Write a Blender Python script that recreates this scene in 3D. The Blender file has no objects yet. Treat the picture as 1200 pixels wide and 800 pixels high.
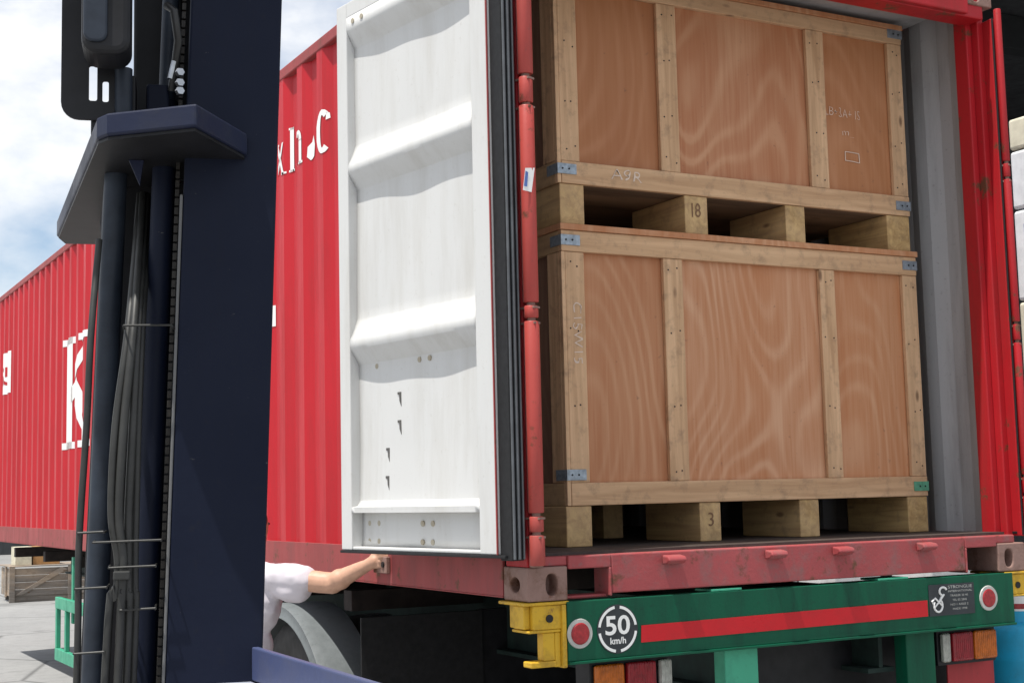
import bpy, bmesh, math, random
from mathutils import Vector, Matrix, noise
random.seed(7)
C = bpy.context.scene
COL = C.collection
PI = math.pi
R = math.radians

# ------------------------------------------------------------------ camera
CAM = Vector((-2.41312, -4.34283, 0.37336))
ROT = Matrix(((0.87824, 0.47722, -0.03082), (-0.47766, 0.87228, -0.10473), (-0.02309, 0.10671, 0.99402)))
cd = bpy.data.cameras.new('camera'); cam = bpy.data.objects.new('camera', cd); COL.objects.link(cam)
cd.sensor_width = 36; cd.lens = 1662.5 * 36 / 1200; cd.clip_start = .05; cd.clip_end = 2000
m3 = Matrix((ROT.col[0], ROT.col[2], -ROT.col[1])).transposed()
cam.matrix_world = Matrix.Translation(CAM) @ m3.to_4x4()
C.camera = cam

# ------------------------------------------------------------------ light
SUN_TO = Vector((-.32, -.085, 1)).normalized()          # towards the sun
SUN_STRENGTH, SKY_STRENGTH, EXPOSURE = 5.0, .12, 0.18
elev = math.asin(SUN_TO.z); azim = math.atan2(SUN_TO.x, SUN_TO.y)
W = bpy.data.worlds.new('World'); C.world = W; W.use_nodes = True
wn = W.node_tree.nodes; wl = W.node_tree.links
bg = wn['Background']
sky = wn.new('ShaderNodeTexSky'); sky.sky_type = 'NISHITA'; sky.sun_disc = False
sky.sun_elevation = elev; sky.sun_rotation = azim
tc = wn.new('ShaderNodeTexCoord')
mp_ = wn.new('ShaderNodeMapping'); mp_.inputs['Scale'].default_value = (1, 1, 1.8); mp_.inputs['Location'].default_value = (.35, .1, .22)
cn = wn.new('ShaderNodeTexNoise'); cn.inputs['Scale'].default_value = 4.2; cn.inputs['Detail'].default_value = 7; cn.inputs['Roughness'].default_value = .55
cr = wn.new('ShaderNodeValToRGB'); cr.color_ramp.elements[0].position = .37; cr.color_ramp.elements[1].position = .60
mx = wn.new('ShaderNodeMix'); mx.data_type = 'RGBA'
wl.new(tc.outputs['Generated'], mp_.inputs['Vector']); wl.new(mp_.outputs['Vector'], cn.inputs['Vector'])
wl.new(cn.outputs['Fac'], cr.inputs['Fac']); wl.new(cr.outputs['Color'], mx.inputs['Factor'])
sat = wn.new('ShaderNodeHueSaturation'); sat.inputs['Saturation'].default_value = 1.0; sat.inputs['Value'].default_value = 1.1
wl.new(sky.outputs['Color'], sat.inputs['Color']); wl.new(sat.outputs['Color'], mx.inputs['A']); mx.inputs['B'].default_value = (8.4, 8.4, 8.4, 1)
wl.new(mx.outputs['Result'], bg.inputs['Color']); bg.inputs['Strength'].default_value = SKY_STRENGTH
sd = bpy.data.lights.new('sun', 'SUN'); sd.energy = SUN_STRENGTH; sd.angle = R(.55); sd.color = (1, .965, .9)
so = bpy.data.objects.new('sun', sd); COL.objects.link(so)
so.rotation_euler = SUN_TO.to_track_quat('Z', 'Y').to_euler(); so.location = (-8, -6, 20)
C.view_settings.view_transform = 'Standard'; C.view_settings.look = 'None'
C.view_settings.gamma = 1; C.view_settings.exposure = EXPOSURE; C.view_settings.use_curve_mapping = False

GZ = -1.23   # ground level (container bottom casting = 0)

# ------------------------------------------------------------------ materials
class N:
    def __init__(s, name):
        s.m = bpy.data.materials.new(name); s.m.use_nodes = True
        s.t = s.m.node_tree; s.b = s.t.nodes['Principled BSDF']
        s.tc = s.t.nodes.new('ShaderNodeTexCoord')
    def new(s, t, **k):
        n = s.t.nodes.new(t)
        for a, v in k.items(): setattr(n, a, v)
        return n
    def link(s, a, b): s.t.links.new(a, b)
    def map(s, scale, loc=(0, 0, 0), src=None, rot=(0, 0, 0)):
        n = s.new('ShaderNodeMapping'); n.inputs['Scale'].default_value = scale; n.inputs['Location'].default_value = loc; n.inputs['Rotation'].default_value = rot
        s.link(src or s.tc.outputs['Object'], n.inputs['Vector']); return n.outputs['Vector']
    def noise(s, vec, scale, detail=4, rough=.55, dist=0):
        n = s.new('ShaderNodeTexNoise'); n.inputs['Scale'].default_value = scale; n.inputs['Detail'].default_value = detail
        n.inputs['Roughness'].default_value = rough; n.inputs['Distortion'].default_value = dist
        s.link(vec, n.inputs['Vector']); return n
    def ramp(s, fac, stops):
        n = s.new('ShaderNodeValToRGB'); e = n.color_ramp.elements
        while len(e) < len(stops): e.new(.5)
        for i, (p, c) in enumerate(stops):
            e[i].position = p; e[i].color = (c, c, c, 1) if isinstance(c, (int, float)) else (*c, 1)
        s.link(fac, n.inputs['Fac']); return n.outputs['Color']
    def mix(s, fac, a, b, mode='MIX'):
        n = s.new('ShaderNodeMix'); n.data_type = 'RGBA'; n.blend_type = mode
        for sock, v in (('Factor', fac), ('A', a), ('B', b)):
            if isinstance(v, (int, float)): n.inputs[sock].default_value = v if sock == 'Factor' else (v, v, v, 1)
            elif isinstance(v, tuple): n.inputs[sock].default_value = (*v, 1)
            else: s.link(v, n.inputs[sock])
        return n.outputs['Result']
    def math(s, op, a, b=0):
        n = s.new('ShaderNodeMath'); n.operation = op
        for i, v in enumerate((a, b)):
            if isinstance(v, (int, float)): n.inputs[i].default_value = v
            else: s.link(v, n.inputs[i])
        return n.outputs[0]
    def bump(s, h, strength=.3, dist=.01):
        n = s.new('ShaderNodeBump'); n.inputs['Strength'].default_value = strength; n.inputs['Distance'].default_value = dist
        s.link(h, n.inputs['Height']); s.link(n.outputs['Normal'], s.b.inputs['Normal'])
    def set(s, color=None, rough=None, metal=None, **k):
        for sock, v in (('Base Color', color), ('Roughness', rough), ('Metallic', metal)):
            if v is None: continue
            if isinstance(v, tuple): s.b.inputs[sock].default_value = (*v, 1)
            elif isinstance(v, (int, float)): s.b.inputs[sock].default_value = v
            else: s.link(v, s.b.inputs[sock])
        return s.m

def paint(name, col, rough=.45, grime=(.10, .08, .07), amt=.5, fade=.15, rust=0., streak=True, bump=.08, spec=.3, gs=3.):
    n = N(name)
    v = n.tc.outputs['Object']
    big = n.noise(v, 1.7, 5, .6)
    c = n.mix(n.ramp(big.outputs['Fac'], [(.3, 0.), (.75, 1.)]), col, tuple(min(1, x * (1 + fade) + .03 * fade) for x in col))
    g1 = n.noise(n.map((gs, gs, gs * (.14 if streak else 1))), 2.2, 7, .68)
    g = n.ramp(g1.outputs['Fac'], [(.47, 0.), (.80, amt)])
    c = n.mix(g, c, grime)
    sp = n.noise(v, 45, 3, .6)
    c = n.mix(n.ramp(sp.outputs['Fac'], [(.62, 0.), (.76, amt * .55)]), c, grime)
    if rust:
        r1 = n.noise(v, 9, 8, .7)
        c = n.mix(n.ramp(r1.outputs['Fac'], [(.60 - .1 * rust, 0.), (.66, 1.)]), c, (.13, .055, .03))
    ro = n.ramp(g1.outputs['Fac'], [(.3, max(0, rough - .08)), (.8, min(1, rough + .25))])
    fine = n.noise(v, 90, 3, .5)
    n.bump(n.math('ADD', n.math('MULTIPLY', big.outputs['Fac'], 3.), n.math('MULTIPLY', fine.outputs['Fac'], .4)), bump, .01)
    n.b.inputs['Specular IOR Level'].default_value = spec
    return n.set(c, ro)

def pine(name, axis, col=(.67, .43, .245), dark=(.48, .285, .15), loc=0):
    n = N(name)
    sc = [26, 26, 26]; sc[axis] = 1.6
    v = n.map(tuple(sc), (loc, loc * .7, loc * .3))
    g = n.noise(v, 1., 6, .62, .8)
    c = n.mix(n.ramp(g.outputs['Fac'], [(.34, 0.), (.66, 1.)]), dark, col)
    sc2 = [3.5] * 3; sc2[axis] = .8
    t = n.noise(n.map(tuple(sc2), (loc + 3, 1, 2)), 1., 3)
    c = n.mix(n.ramp(t.outputs['Fac'], [(.40, 0.), (.72, .45)]), c, (.70, .48, .29))
    k = n.new('ShaderNodeTexVoronoi'); k.inputs['Scale'].default_value = 1.
    sk = [8] * 3; sk[axis] = 3.2
    n.link(n.map(tuple(sk), (loc, 2, 5)), k.inputs['Vector'])
    c = n.mix(n.ramp(k.outputs['Distance'], [(.05, .8), (.11, 0.)]), c, (.14, .07, .035))
    d = n.noise(n.tc.outputs['Object'], 14, 6, .7)
    c = n.mix(n.ramp(d.outputs['Fac'], [(.52, 0.), (.80, .65)]), c, (.15, .10, .065))
    n.bump(g.outputs['Fac'], .35, .004)
    return n.set(c, .75)

def ply(name, col, pale, dark, loc, swirl=1.0, tilt=0.):
    n = N(name)
    base = n.map((1.15, 1.15, .46), loc, rot=(0, tilt, 0))
    ns = n.noise(base, 1.35 * swirl, 1.5, .4, .15)
    ring = n.math('SINE', n.math('MULTIPLY', ns.outputs['Fac'], 170.))
    ringf = n.math('POWER', n.math('ADD', n.math('MULTIPLY', ring, .5), .5), 2.6)
    brk = n.noise(n.map((3, 3, 1.2), loc), 1., 3)
    fine = n.noise(n.map((55, 55, 2.2)), 1., 4, .6, .6)
    f = n.math('ADD', n.math('MULTIPLY', n.math('MULTIPLY', ringf, n.math('MULTIPLY', brk.outputs['Fac'], brk.outputs['Fac'])), 1.0), n.math('MULTIPLY', fine.outputs['Fac'], .75))
    c = n.mix(n.ramp(f, [(.24, 0.), (.74, 1.)]), col, pale)
    b = n.noise(n.map((2.6, 2.6, .6), loc), 1., 4)
    c = n.mix(n.ramp(b.outputs['Fac'], [(.46, 0.), (.72, .6)]), c, dark)
    s = n.noise(n.tc.outputs['Object'], 30, 4, .6)
    c = n.mix(n.ramp(s.outputs['Fac'], [(.66, 0.), (.76, .5)]), c, (.14, .07, .05))
    n.bump(fine.outputs['Fac'], .15, .003)
    return n.set(c, .68)

def plain(name, col, rough=.6, metal=0., var=.25, scale=12, bump=.1, spec=.5):
    n = N(name)
    f = n.noise(n.tc.outputs['Object'], scale, 5, .6)
    c = n.mix(n.ramp(f.outputs['Fac'], [(.3, 0.), (.7, 1.)]), tuple(x * (1 - var) for x in col), tuple(min(1, x * (1 + var)) for x in col))
    n.bump(f.outputs['Fac'], bump, .005)
    n.b.inputs['Specular IOR Level'].default_value = spec
    return n.set(c, rough, metal)

M = {}
M['red'] = paint('container red paint', (.47, .011, .020), .45, (.22, .03, .03), .55, .05, bump=.10)
M['red_post'] = paint('shade-toned red post paint', (.40, .012, .018), .45, (.16, .03, .025), .7, .1, rust=.1, bump=.12)  # container red darkened to carry the shade on the posts
M['red_dull'] = paint('worn red rail paint', (.27, .045, .045), .55, (.16, .085, .08), .8, .3, rust=.2, bump=.15)
M['red_sill'] = paint('scuffed red sill paint', (.30, .055, .058), .5, (.20, .125, .12), 1., .3, rust=.25, streak=False, bump=.2, gs=5)
M['red_pipe'] = paint('faded red pipe paint', (.38, .055, .045), .45, (.23, .08, .07), .7, .3, rust=.15, bump=.15)
M['white'] = paint('white door paint', (.60, .60, .59), .6, (.42, .40, .36), .55, 0., streak=True, bump=.05)
M['white_dirty'] = paint('grubby white paint', (.62, .60, .55), .55, (.36, .32, .25), .8, 0., streak=False, bump=.05)
M['slotgrey'] = plain('grey slot edge', (.09, .085, .08), .7)
M['rustybolt'] = paint('stained bolt head', (.42, .38, .30), .6, (.25, .18, .10), .9, 0., streak=False)
M['grey_in'] = paint('grey inner wall paint', (.38, .38, .385), .5, (.17, .16, .155), .8, .1, bump=.12)
M['cast'] = paint('rusty casting steel', (.24, .145, .12), .6, (.15, .085, .06), .9, .3, rust=.55, streak=False, bump=.3, gs=6)
M['green'] = paint('trailer green paint', (.001, .080, .040), .45, (.010, .032, .024), .8, .05, bump=.10, gs=5, spec=.22)
M['green_pale'] = paint('trailer pale green paint', (.05, .33, .20), .4, (.03, .12, .09), .6, .2, streak=False)
M['yellow'] = paint('yellow bracket paint', (.55, .33, .02), .45, (.17, .09, .03), .9, .2, rust=.3, streak=False, bump=.2, gs=6)
M['navy'] = paint('navy truck paint', (.0045, .0075, .020), .45, (.016, .017, .022), .6, .2, bump=.08, spec=.12)
nn = M['navy'].node_tree; bs = nn.nodes['Principled BSDF']; lk = bs.inputs['Base Color'].links[0].from_socket
t_ = nn.nodes.new('ShaderNodeTexCoord'); m_ = nn.nodes.new('ShaderNodeMapping'); m_.inputs['Scale'].default_value = (9, 9, 26); m_.inputs['Rotation'].default_value = (.4, .9, 0); n_ = nn.nodes.new('ShaderNodeTexNoise'); n_.inputs['Scale'].default_value = 3.5; n_.inputs['Detail'].default_value = 9; n_.inputs['Roughness'].default_value = .75
r_ = nn.nodes.new('ShaderNodeValToRGB'); r_.color_ramp.elements[0].position = .665; r_.color_ramp.elements[1].position = .69; x_ = nn.nodes.new('ShaderNodeMix'); x_.data_type = 'RGBA'; x_.inputs['B'].default_value = (.10, .10, .10, 1)
nn.links.new(t_.outputs['Object'], m_.inputs['Vector']); nn.links.new(m_.outputs['Vector'], n_.inputs['Vector']); nn.links.new(n_.outputs['Fac'], r_.inputs['Fac']); nn.links.new(r_.outputs['Color'], x_.inputs['Factor']); nn.links.new(lk, x_.inputs['A']); nn.links.new(x_.outputs['Result'], bs.inputs['Base Color'])
M['navy_edge'] = paint('scuffed navy paint', (.010, .014, .036), .45, (.035, .036, .038), .6, .2, bump=.1, streak=False, spec=.2)
M['edge_sunlit'] = paint('sunlit edge tone', (.12, .12, .12), .4, (.05, .045, .04), .6, .2, bump=.1)  # grey that paints sunlight along the mast plate's edge
M['black'] = plain('black steel', (.012, .012, .014), .5, 0, .5, spec=.3)
M['blackrub'] = plain('black rubber', (.014, .014, .015), .6, 0, .3, 40, spec=.3)
M['gasketgrey'] = plain('grey gasket lip', (.09, .097, .105), .6)
M['hose'] = plain('hydraulic hose', (.018, .018, .018), .42, 0, .4, 30)
M['pipe_dark'] = plain('dark painted pipe', (.025, .032, .045), .45, 0, .3, 20, spec=.25)
M['hosegrey'] = plain('worn grey hose', (.024, .024, .022), .5, 0, .3, 30)
M['chain'] = plain('greasy chain', (.03, .026, .022), .5, .3, .4, 60)
M['cowlblue'] = paint('cowl blue paint', (.05, .065, .14), .4, (.10, .10, .12), .6, .2, streak=False)
M['cowlsunlit'] = paint('sunlit cowl tone', (.30, .31, .38), .4, (.2, .2, .2), .5, .2, streak=False)  # sunlight on the cowl put into a lighter colour
M['chrome'] = plain('scratched steel', (.45, .46, .48), .32, .9, .2, 60)
M['galv'] = plain('galvanised strap', (.32, .37, .42), .45, .55, .3, 50)
M['greenstrap'] = plain('green strap', (.12, .38, .24), .5, .2, .25, 50)
M['tyre'] = plain('dusty tyre rubber', (.035, .034, .033), .85, 0, .4, 16, .3)
M['fender'] = paint('dusty grey mudguard', (.13, .145, .15), .6, (.07, .08, .08), .7, .2, streak=False, bump=.15)
M['rim'] = plain('grey wheel rim', (.2, .2, .2), .5, .3, .3)
M['under'] = plain('dirty underframe', (.03, .022, .02), .8, 0, .5)
M['undergreen'] = plain('dark green underframe', (.008, .022, .018), .8, 0, .5)  # main beams in a darker tone than the trailer green
M['deck'] = plain('worn plywood deck', (.05, .036, .03), .7, 0, .4, 18)
M['decal'] = plain('white lettering', (.80, .80, .78), .5, 0, .05)
M['decalblk'] = plain('black decal', (.02, .025, .03), .5, 0, .2)
M['refred'] = plain('red reflector', (.30, .015, .02), .25, 0, .3, 80)
M['stripered'] = paint('red reflective tape', (.50, .008, .015), .3, (.25, .02, .02), .5, .1, streak=False, bump=.03)
M['refring'] = plain('reflector ring', (.45, .45, .42), .4)
M['lensred'] = plain('red lens', (.26, .012, .02), .18, 0, .3, 40)
M['lensamb'] = plain('amber lens', (.50, .12, .01), .2, 0, .3, 40)
M['lensclr'] = plain('clear lens', (.38, .38, .34), .2, 0, .3, 40)
for k_ in ('lensred', 'lensamb', 'lensclr'):
    t_ = M[k_].node_tree; b_ = t_.nodes['Principled BSDF']; tc_ = t_.nodes.new('ShaderNodeTexCoord'); w_ = t_.nodes.new('ShaderNodeTexWave'); w_.bands_direction = 'X'; w_.inputs['Scale'].default_value = 28
    u_ = t_.nodes.new('ShaderNodeBump'); u_.inputs['Strength'].default_value = .8; u_.inputs['Distance'].default_value = .004
    t_.links.new(tc_.outputs['Object'], w_.inputs['Vector']); t_.links.new(w_.outputs['Fac'], u_.inputs['Height']); t_.links.new(u_.outputs['Normal'], b_.inputs['Normal'])
M['flapred'] = paint('red mudflap', (.35, .03, .035), .5, (.12, .04, .04), .7, .2)
M['cylblue'] = paint('blue gas cylinder paint', (.02, .36, .60), .38, (.04, .16, .24), .6, .2, streak=False, bump=.1)
M['carton'] = plain('brown carton', (.42, .23, .09), .8, 0, .15)
M['cartonw'] = plain('pale carton', (.62, .58, .45), .8, 0, .15)
M['wrap'] = plain('white wrapped load', (.68, .69, .70), .5, 0, .12)
M['skin'] = plain('skin', (.54, .31, .21), .5, 0, .12, 30, .05)
M['shirt'] = plain('white cotton', (.60, .56, .60), .85, 0, .04, 20, .1)
M['trouser'] = plain('navy trousers', (.03, .035, .06), .85, 0, .2)
M['hairm'] = plain('black hair', (.012, .01, .009), .5, 0, .3, 60, .4)
M['shoe'] = plain('dark work shoe', (.03, .025, .02), .6)
M['chalk'] = plain('white chalk', (.74, .60, .49), .9, 0, .1)
M['pencil'] = plain('dark pencil mark', (.20, .11, .06), .9, 0, .1)
M['tagblue'] = plain('blue print', (.08, .15, .4), .5)
M['greywood'] = pine('weathered grey timber', 0, (.25, .225, .20), (.15, .13, .11)); 
M['shed'] = paint('dark shed sheet', (.055, .06, .065), .6, (.03, .03, .03), .7, .3)
M['shed_beam'] = plain('dark shed beam', (.02, .022, .024), .7)
P0, P2, P1 = pine('pine along x', 0), pine('pine upright', 2, (.70, .45, .26)), pine('pine along y', 1, (.50, .33, .17), (.33, .20, .10))
PF = pine('pine skid end', 1, (.58, .39, .17), (.36, .22, .09), 4)
PLYS = [ply('plywood a', (.45, .185, .080), (.55, .285, .150), (.38, .138, .052), (0, 0, 0), 1.0),
        ply('plywood b', (.48, .205, .090), (.62, .35, .205), (.47, .168, .055), (1.7, .3, .9), 1.1),
        ply('plywood c', (.41, .165, .062), (.49, .225, .105), (.34, .12, .044), (3.1, .8, .2), .8),
        ply('plywood d', (.48, .20, .082), (.59, .32, .175), (.42, .148, .052), (5.3, .1, 1.4), 1.05),
        ply('plywood e', (.44, .175, .078), (.58, .31, .17), (.40, .14, .05), (9.3, 4.1, 3.2), 1.0)]
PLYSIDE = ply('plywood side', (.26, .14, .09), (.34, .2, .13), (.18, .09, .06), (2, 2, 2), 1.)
M['baseboard'] = pine('shade-toned boards', 0, (.16, .10, .06), (.08, .05, .03))  # wood darkened to paint the shade under the crates

# ------------------------------------------------------------------ mesh tools
def link(name, me, mat, parent=None, smooth=False):
    o = bpy.data.objects.new(name, me); COL.objects.link(o)
    if mat and not me.materials: me.materials.append(mat)
    if parent: o.parent = parent
    if smooth:
        for p in me.polygons: p.use_smooth = True
    return o

def wloc(o):
    v = Vector((0, 0, 0))
    while o: v += o.location; o = o.parent
    return v

class MB:
    def __init__(s): s.bm = bmesh.new()
    def box(s, x0, x1, y0, y1, z0, z1, mat=None):
        vs = [s.bm.verts.new(Vector(p)) for p in ((x0, y0, z0), (x1, y0, z0), (x1, y1, z0), (x0, y1, z0), (x0, y0, z1), (x1, y0, z1), (x1, y1, z1), (x0, y1, z1))]
        for f in ((3, 2, 1, 0), (4, 5, 6, 7), (0, 1, 5, 4), (1, 2, 6, 5), (2, 3, 7, 6), (3, 0, 4, 7)): s.bm.faces.new([vs[i] for i in f])
        if mat:
            for v in vs: v.co = mat @ v.co
        return s
    def prism(s, pts, vec):
        """polygon (list of 3D) extruded by vec"""
        vec = Vector(vec); a = [s.bm.verts.new(Vector(p)) for p in pts]; b = [s.bm.verts.new(Vector(p) + vec) for p in pts]
        n = len(a); s.bm.faces.new(a); s.bm.faces.new(b[::-1])
        for i in range(n): s.bm.faces.new((a[i], b[i], b[(i + 1) % n], a[(i + 1) % n]))
        return s
    def tube(s, pts, r, seg=12, caps=True):
        pts = [Vector(p) for p in pts]; rs = r if isinstance(r, (list, tuple)) else [r] * len(pts)
        rings = []; up = None
        for i, p in enumerate(pts):
            t = (pts[min(i + 1, len(pts) - 1)] - pts[max(i - 1, 0)]).normalized()
            if up is None: up = t.orthogonal().normalized()
            else: up = (up - t * up.dot(t)).normalized()
            w = t.cross(up)
            rings.append([s.bm.verts.new(p + (up * math.cos(2 * PI * k / seg) + w * math.sin(2 * PI * k / seg)) * rs[i]) for k in range(seg)])
        for a, b in zip(rings, rings[1:]):
            for k in range(seg): s.bm.faces.new((a[k], a[(k + 1) % seg], b[(k + 1) % seg], b[k]))
        if caps: s.bm.faces.new(rings[0][::-1]); s.bm.faces.new(rings[-1])
        return s
    def lathe(s, prof, center, axis='z', seg=40, closed=False):
        c = Vector(center); rings = []
        for (r, h) in prof:
            ring = []
            for k in range(seg):
                a = 2 * PI * k / seg; u, v = math.cos(a) * r, math.sin(a) * r
                q = {'z': (u, v, h), 'x': (h, u, v), 'y': (u, h, v)}[axis]
                ring.append(s.bm.verts.new(c + Vector(q)))
            rings.append(ring)
        pr = list(zip(rings, rings[1:])) + ([(rings[-1], rings[0])] if closed else [])
        for a, b in pr:
            for k in range(seg): s.bm.faces.new((a[k], a[(k + 1) % seg], b[(k + 1) % seg], b[k]))
        if not closed:
            if prof[0][0] > 1e-5: s.bm.faces.new(rings[0][::-1])
            if prof[-1][0] > 1e-5: s.bm.faces.new(rings[-1])
        return s
    def build(s, name, mat, parent=None, bevel=0., smooth=False, seg=2):
        bmesh.ops.recalc_face_normals(s.bm, faces=s.bm.faces)
        off = wloc(parent) if parent else Vector((0, 0, 0))
        for v in s.bm.verts: v.co -= off
        me = bpy.data.meshes.new(name); s.bm.to_mesh(me); s.bm.free()
        o = link(name, me, mat, parent, smooth)
        if bevel:
            b = o.modifiers.new('bevel', 'BEVEL'); b.width = bevel; b.segments = seg; b.limit_method = 'ANGLE'; b.angle_limit = R(40)
        if smooth:
            try:
                me.set_sharp_from_angle(angle=R(40))
            except Exception: pass
        return o

def tag(o, label=None, cat=None, group=None, kind=None):
    if label: o['label'] = label
    if cat: o['category'] = cat
    if group: o['group'] = group
    if kind: o['kind'] = kind
    return o
def thing(name, label, cat, loc=(0, 0, 0), group=None):
    o = bpy.data.objects.new(name, None); COL.objects.link(o); o.location = loc; o.empty_display_size = .2
    return tag(o, label, cat, group)

def text_bm(s, size, bold=0., depth=0.):
    cu = bpy.data.curves.new('t', 'FONT'); cu.body = s; cu.size = size; cu.offset = bold; cu.extrude = depth; cu.resolution_u = 4
    o = bpy.data.objects.new('t', cu); COL.objects.link(o)
    dg = bpy.context.evaluated_depsgraph_get(); me = bpy.data.meshes.new_from_object(o.evaluated_get(dg))
    bm = bmesh.new(); bm.from_mesh(me)
    bpy.data.objects.remove(o); bpy.data.curves.remove(cu); bpy.data.meshes.remove(me)
    return bm
def text(name, s, size, org, ux, uy, mat, parent, bold=0., fit=None, jitter=0.):
    """flat text mesh: org lower-left, ux/uy 3D axes; fit=(w,h) scales to box"""
    bm = text_bm(s, size, bold)
    xs = [v.co.x for v in bm.verts]; ys = [v.co.y for v in bm.verts]
    x0, x1, y0, y1 = min(xs), max(xs), min(ys), max(ys)
    sx = sy = 1
    if fit: sx = fit[0] / (x1 - x0); sy = fit[1] / (y1 - y0)
    org, ux, uy = Vector(org), Vector(ux), Vector(uy); off = wloc(parent)
    for v in bm.verts:
        x, y = (v.co.x - x0) * sx, (v.co.y - y0) * sy
        if jitter: q = noise.noise_vector(Vector((x * 60, y * 60, 0))) * jitter; x += q.x; y += q.y
        v.co = org + ux * x + uy * y - off
    me = bpy.data.meshes.new(name); bm.to_mesh(me); bm.free()
    return link(name, me, mat, parent)

def cut(o, cutters):
    """boolean difference, baked"""
    for cb in cutters:
        m = o.modifiers.new('b', 'BOOLEAN'); m.operation = 'DIFFERENCE'; m.object = cb; m.solver = 'EXACT'
    bpy.context.view_layer.update()
    dg = bpy.context.evaluated_depsgraph_get(); me = bpy.data.meshes.new_from_object(o.evaluated_get(dg))
    o.modifiers.clear(); o.data = me
    for cb in cutters: bpy.data.objects.remove(cb)

# ------------------------------------------------------------------ ground
g = N('yard concrete')
v = g.tc.outputs['Object']
a = g.noise(v, .35, 6, .6); b = g.noise(v, 6, 8, .7); s3 = g.noise(v, 60, 3, .6)
c = g.mix(g.ramp(a.outputs['Fac'], [(.3, 0.), (.7, 1.)]), (.23, .23, .228), (.30, .30, .295))
c = g.mix(g.ramp(b.outputs['Fac'], [(.45, 0.), (.75, .6)]), c, (.17, .17, .17))
c = g.mix(g.ramp(s3.outputs['Fac'], [(.5, 0.), (.7, .35)]), c, (.36, .36, .35))
st_ = g.noise(v, .9, 4, .6); c = g.mix(g.ramp(st_.outputs['Fac'], [(.60, 0.), (.68, .55)]), c, (.12, .12, .118))
ed = g.new('ShaderNodeTexVoronoi', feature='DISTANCE_TO_EDGE'); ed.inputs['Scale'].default_value = .32
g.link(v, ed.inputs['Vector']); c = g.mix(g.ramp(ed.outputs['Distance'], [(.0, .8), (.012, 0.)]), c, (.08, .08, .08))
g.bump(b.outputs['Fac'], .25, .01)
MG = g.set(c, .85)
mb = MB(); mb.box(-300, 300, -300, 500, GZ - .5, GZ)
tag(mb.build('ground', MG), kind='structure')

# ------------------------------------------------------------------ container
L, WD, H = 12.19, 2.438, 2.591
ct = thing('shipping_container', 'long red shipping container on the green trailer with its rear doors open and crates inside', 'shipping container', (0, 0, 0))
P, FL, SL, DP = .278, .072, .068, .030       # corrugation
def corr(y):
    """recess depth of the side wall at distance y"""
    t = (y - .252) % P
    if t < FL: return 0
    if t < FL + SL: return DP * (t - FL) / SL
    if t < FL + SL + .070: return DP
    return DP * (1 - (t - FL - SL - .070) / (P - FL - SL - .070))
YB = [.16]; k = 0
while True:
    for d in (0, FL, FL + SL, FL + SL + .07):
        y = .252 + (k - 1) * P + d
        if .16 < y < 12.02: YB.append(y)
    k += 1
    if .252 + k * P > 12.02: break
YB.append(12.02)
def corr_wall(name, mat, fx, z0, z1):
    bm = bmesh.new(); lo = [bm.verts.new((fx(y), y, z0)) for y in YB]; hi = [bm.verts.new((fx(y), y, z1)) for y in YB]
    for i in range(len(YB) - 1): bm.faces.new((lo[i], lo[i + 1], hi[i + 1], hi[i]))
    me = bpy.data.meshes.new(name); bm.to_mesh(me); bm.free()
    o = link(name, me, mat, ct); m = o.modifiers.new('s', 'SOLIDIFY'); m.thickness = .003; m.offset = 0
    return o
corr_wall('side_wall', M['red'], lambda y: .006 + corr(y), .16, 2.535)
corr_wall('inner_wall', M['grey_in'], lambda y: .012 + corr(y), .16, 2.535)
corr_wall('side_wall', M['red'], lambda y: WD - .006 - corr(y), .16, 2.535)
corr_wall('inner_wall', M['grey_in'], lambda y: WD - .012 - corr(y), .16, 2.535)
for x0, x1 in ((0, .06), (WD - .06, WD)):
    MB().box(x0, x1, .178, L - .178, 2.53, H - .004).build('top_rail', M['red_dull'], ct, .006)
    mb = MB()
    mb.box(x0 if x0 == 0 else WD - .012, .012 if x0 == 0 else WD, .178, L - .178, .012, .165)
    mb.box(x0, x1 - (0 if x0 else 0), .178, L - .178, .006, .0115)
    mb.build('bottom_rail', M['red_dull'], ct, .002)
    MB().box(*((.0125, .0595) if x0 == 0 else (WD - .0595, WD - .0125)), .178, L - .178, .150, .158).build('rail_ledge', M['red_dull'], ct)
MB().box(.05, WD - .05, .02, L - .02, 2.545, 2.57).build('roof', M['red_dull'], ct)
MB().box(.061, WD - .061, .16, L - .1, 2.515, 2.54).build('ceiling', M['grey_in'], ct)
MB().box(.06, WD - .06, .05, L - .05, .125, .163).build('floor', M['deck'], ct)
MB().box(.05, WD - .05, L - .06, L - .01, .05, 2.55).build('front_wall', M['red'], ct)
k = 0
for i in range(24):
    MB().box(.07, WD - .07, .45 + i * .49, .50 + i * .49, .0, .124).build('cross_member', M['under'], ct)
# corner posts: outer J part and inner reveal
for s_ in (0, 1):
    X = (lambda x: x) if s_ == 0 else (lambda x: WD - x)
    def bx(mb, xa, xb, *r): mb.box(min(X(xa), X(xb)), max(X(xa), X(xb)), *r)
    mb = MB(); bx(mb, .004, .040, .0 if s_ == 0 else .05, .16, .118, 2.473)
    if s_ == 0: bx(mb, .0402, .052, .062, .08, .118, 2.473)
    bx(mb, .040, .075, .085, .16, .118, 2.473)
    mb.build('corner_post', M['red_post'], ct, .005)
mb = MB(); mb.box(.05, WD - .05, .004, .11, 2.415, 2.575); mb.box(.165, WD - .165, -.022, .003, 2.42, 2.56)
mb.build('door_header', M['red_post'], ct, .006)
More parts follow.
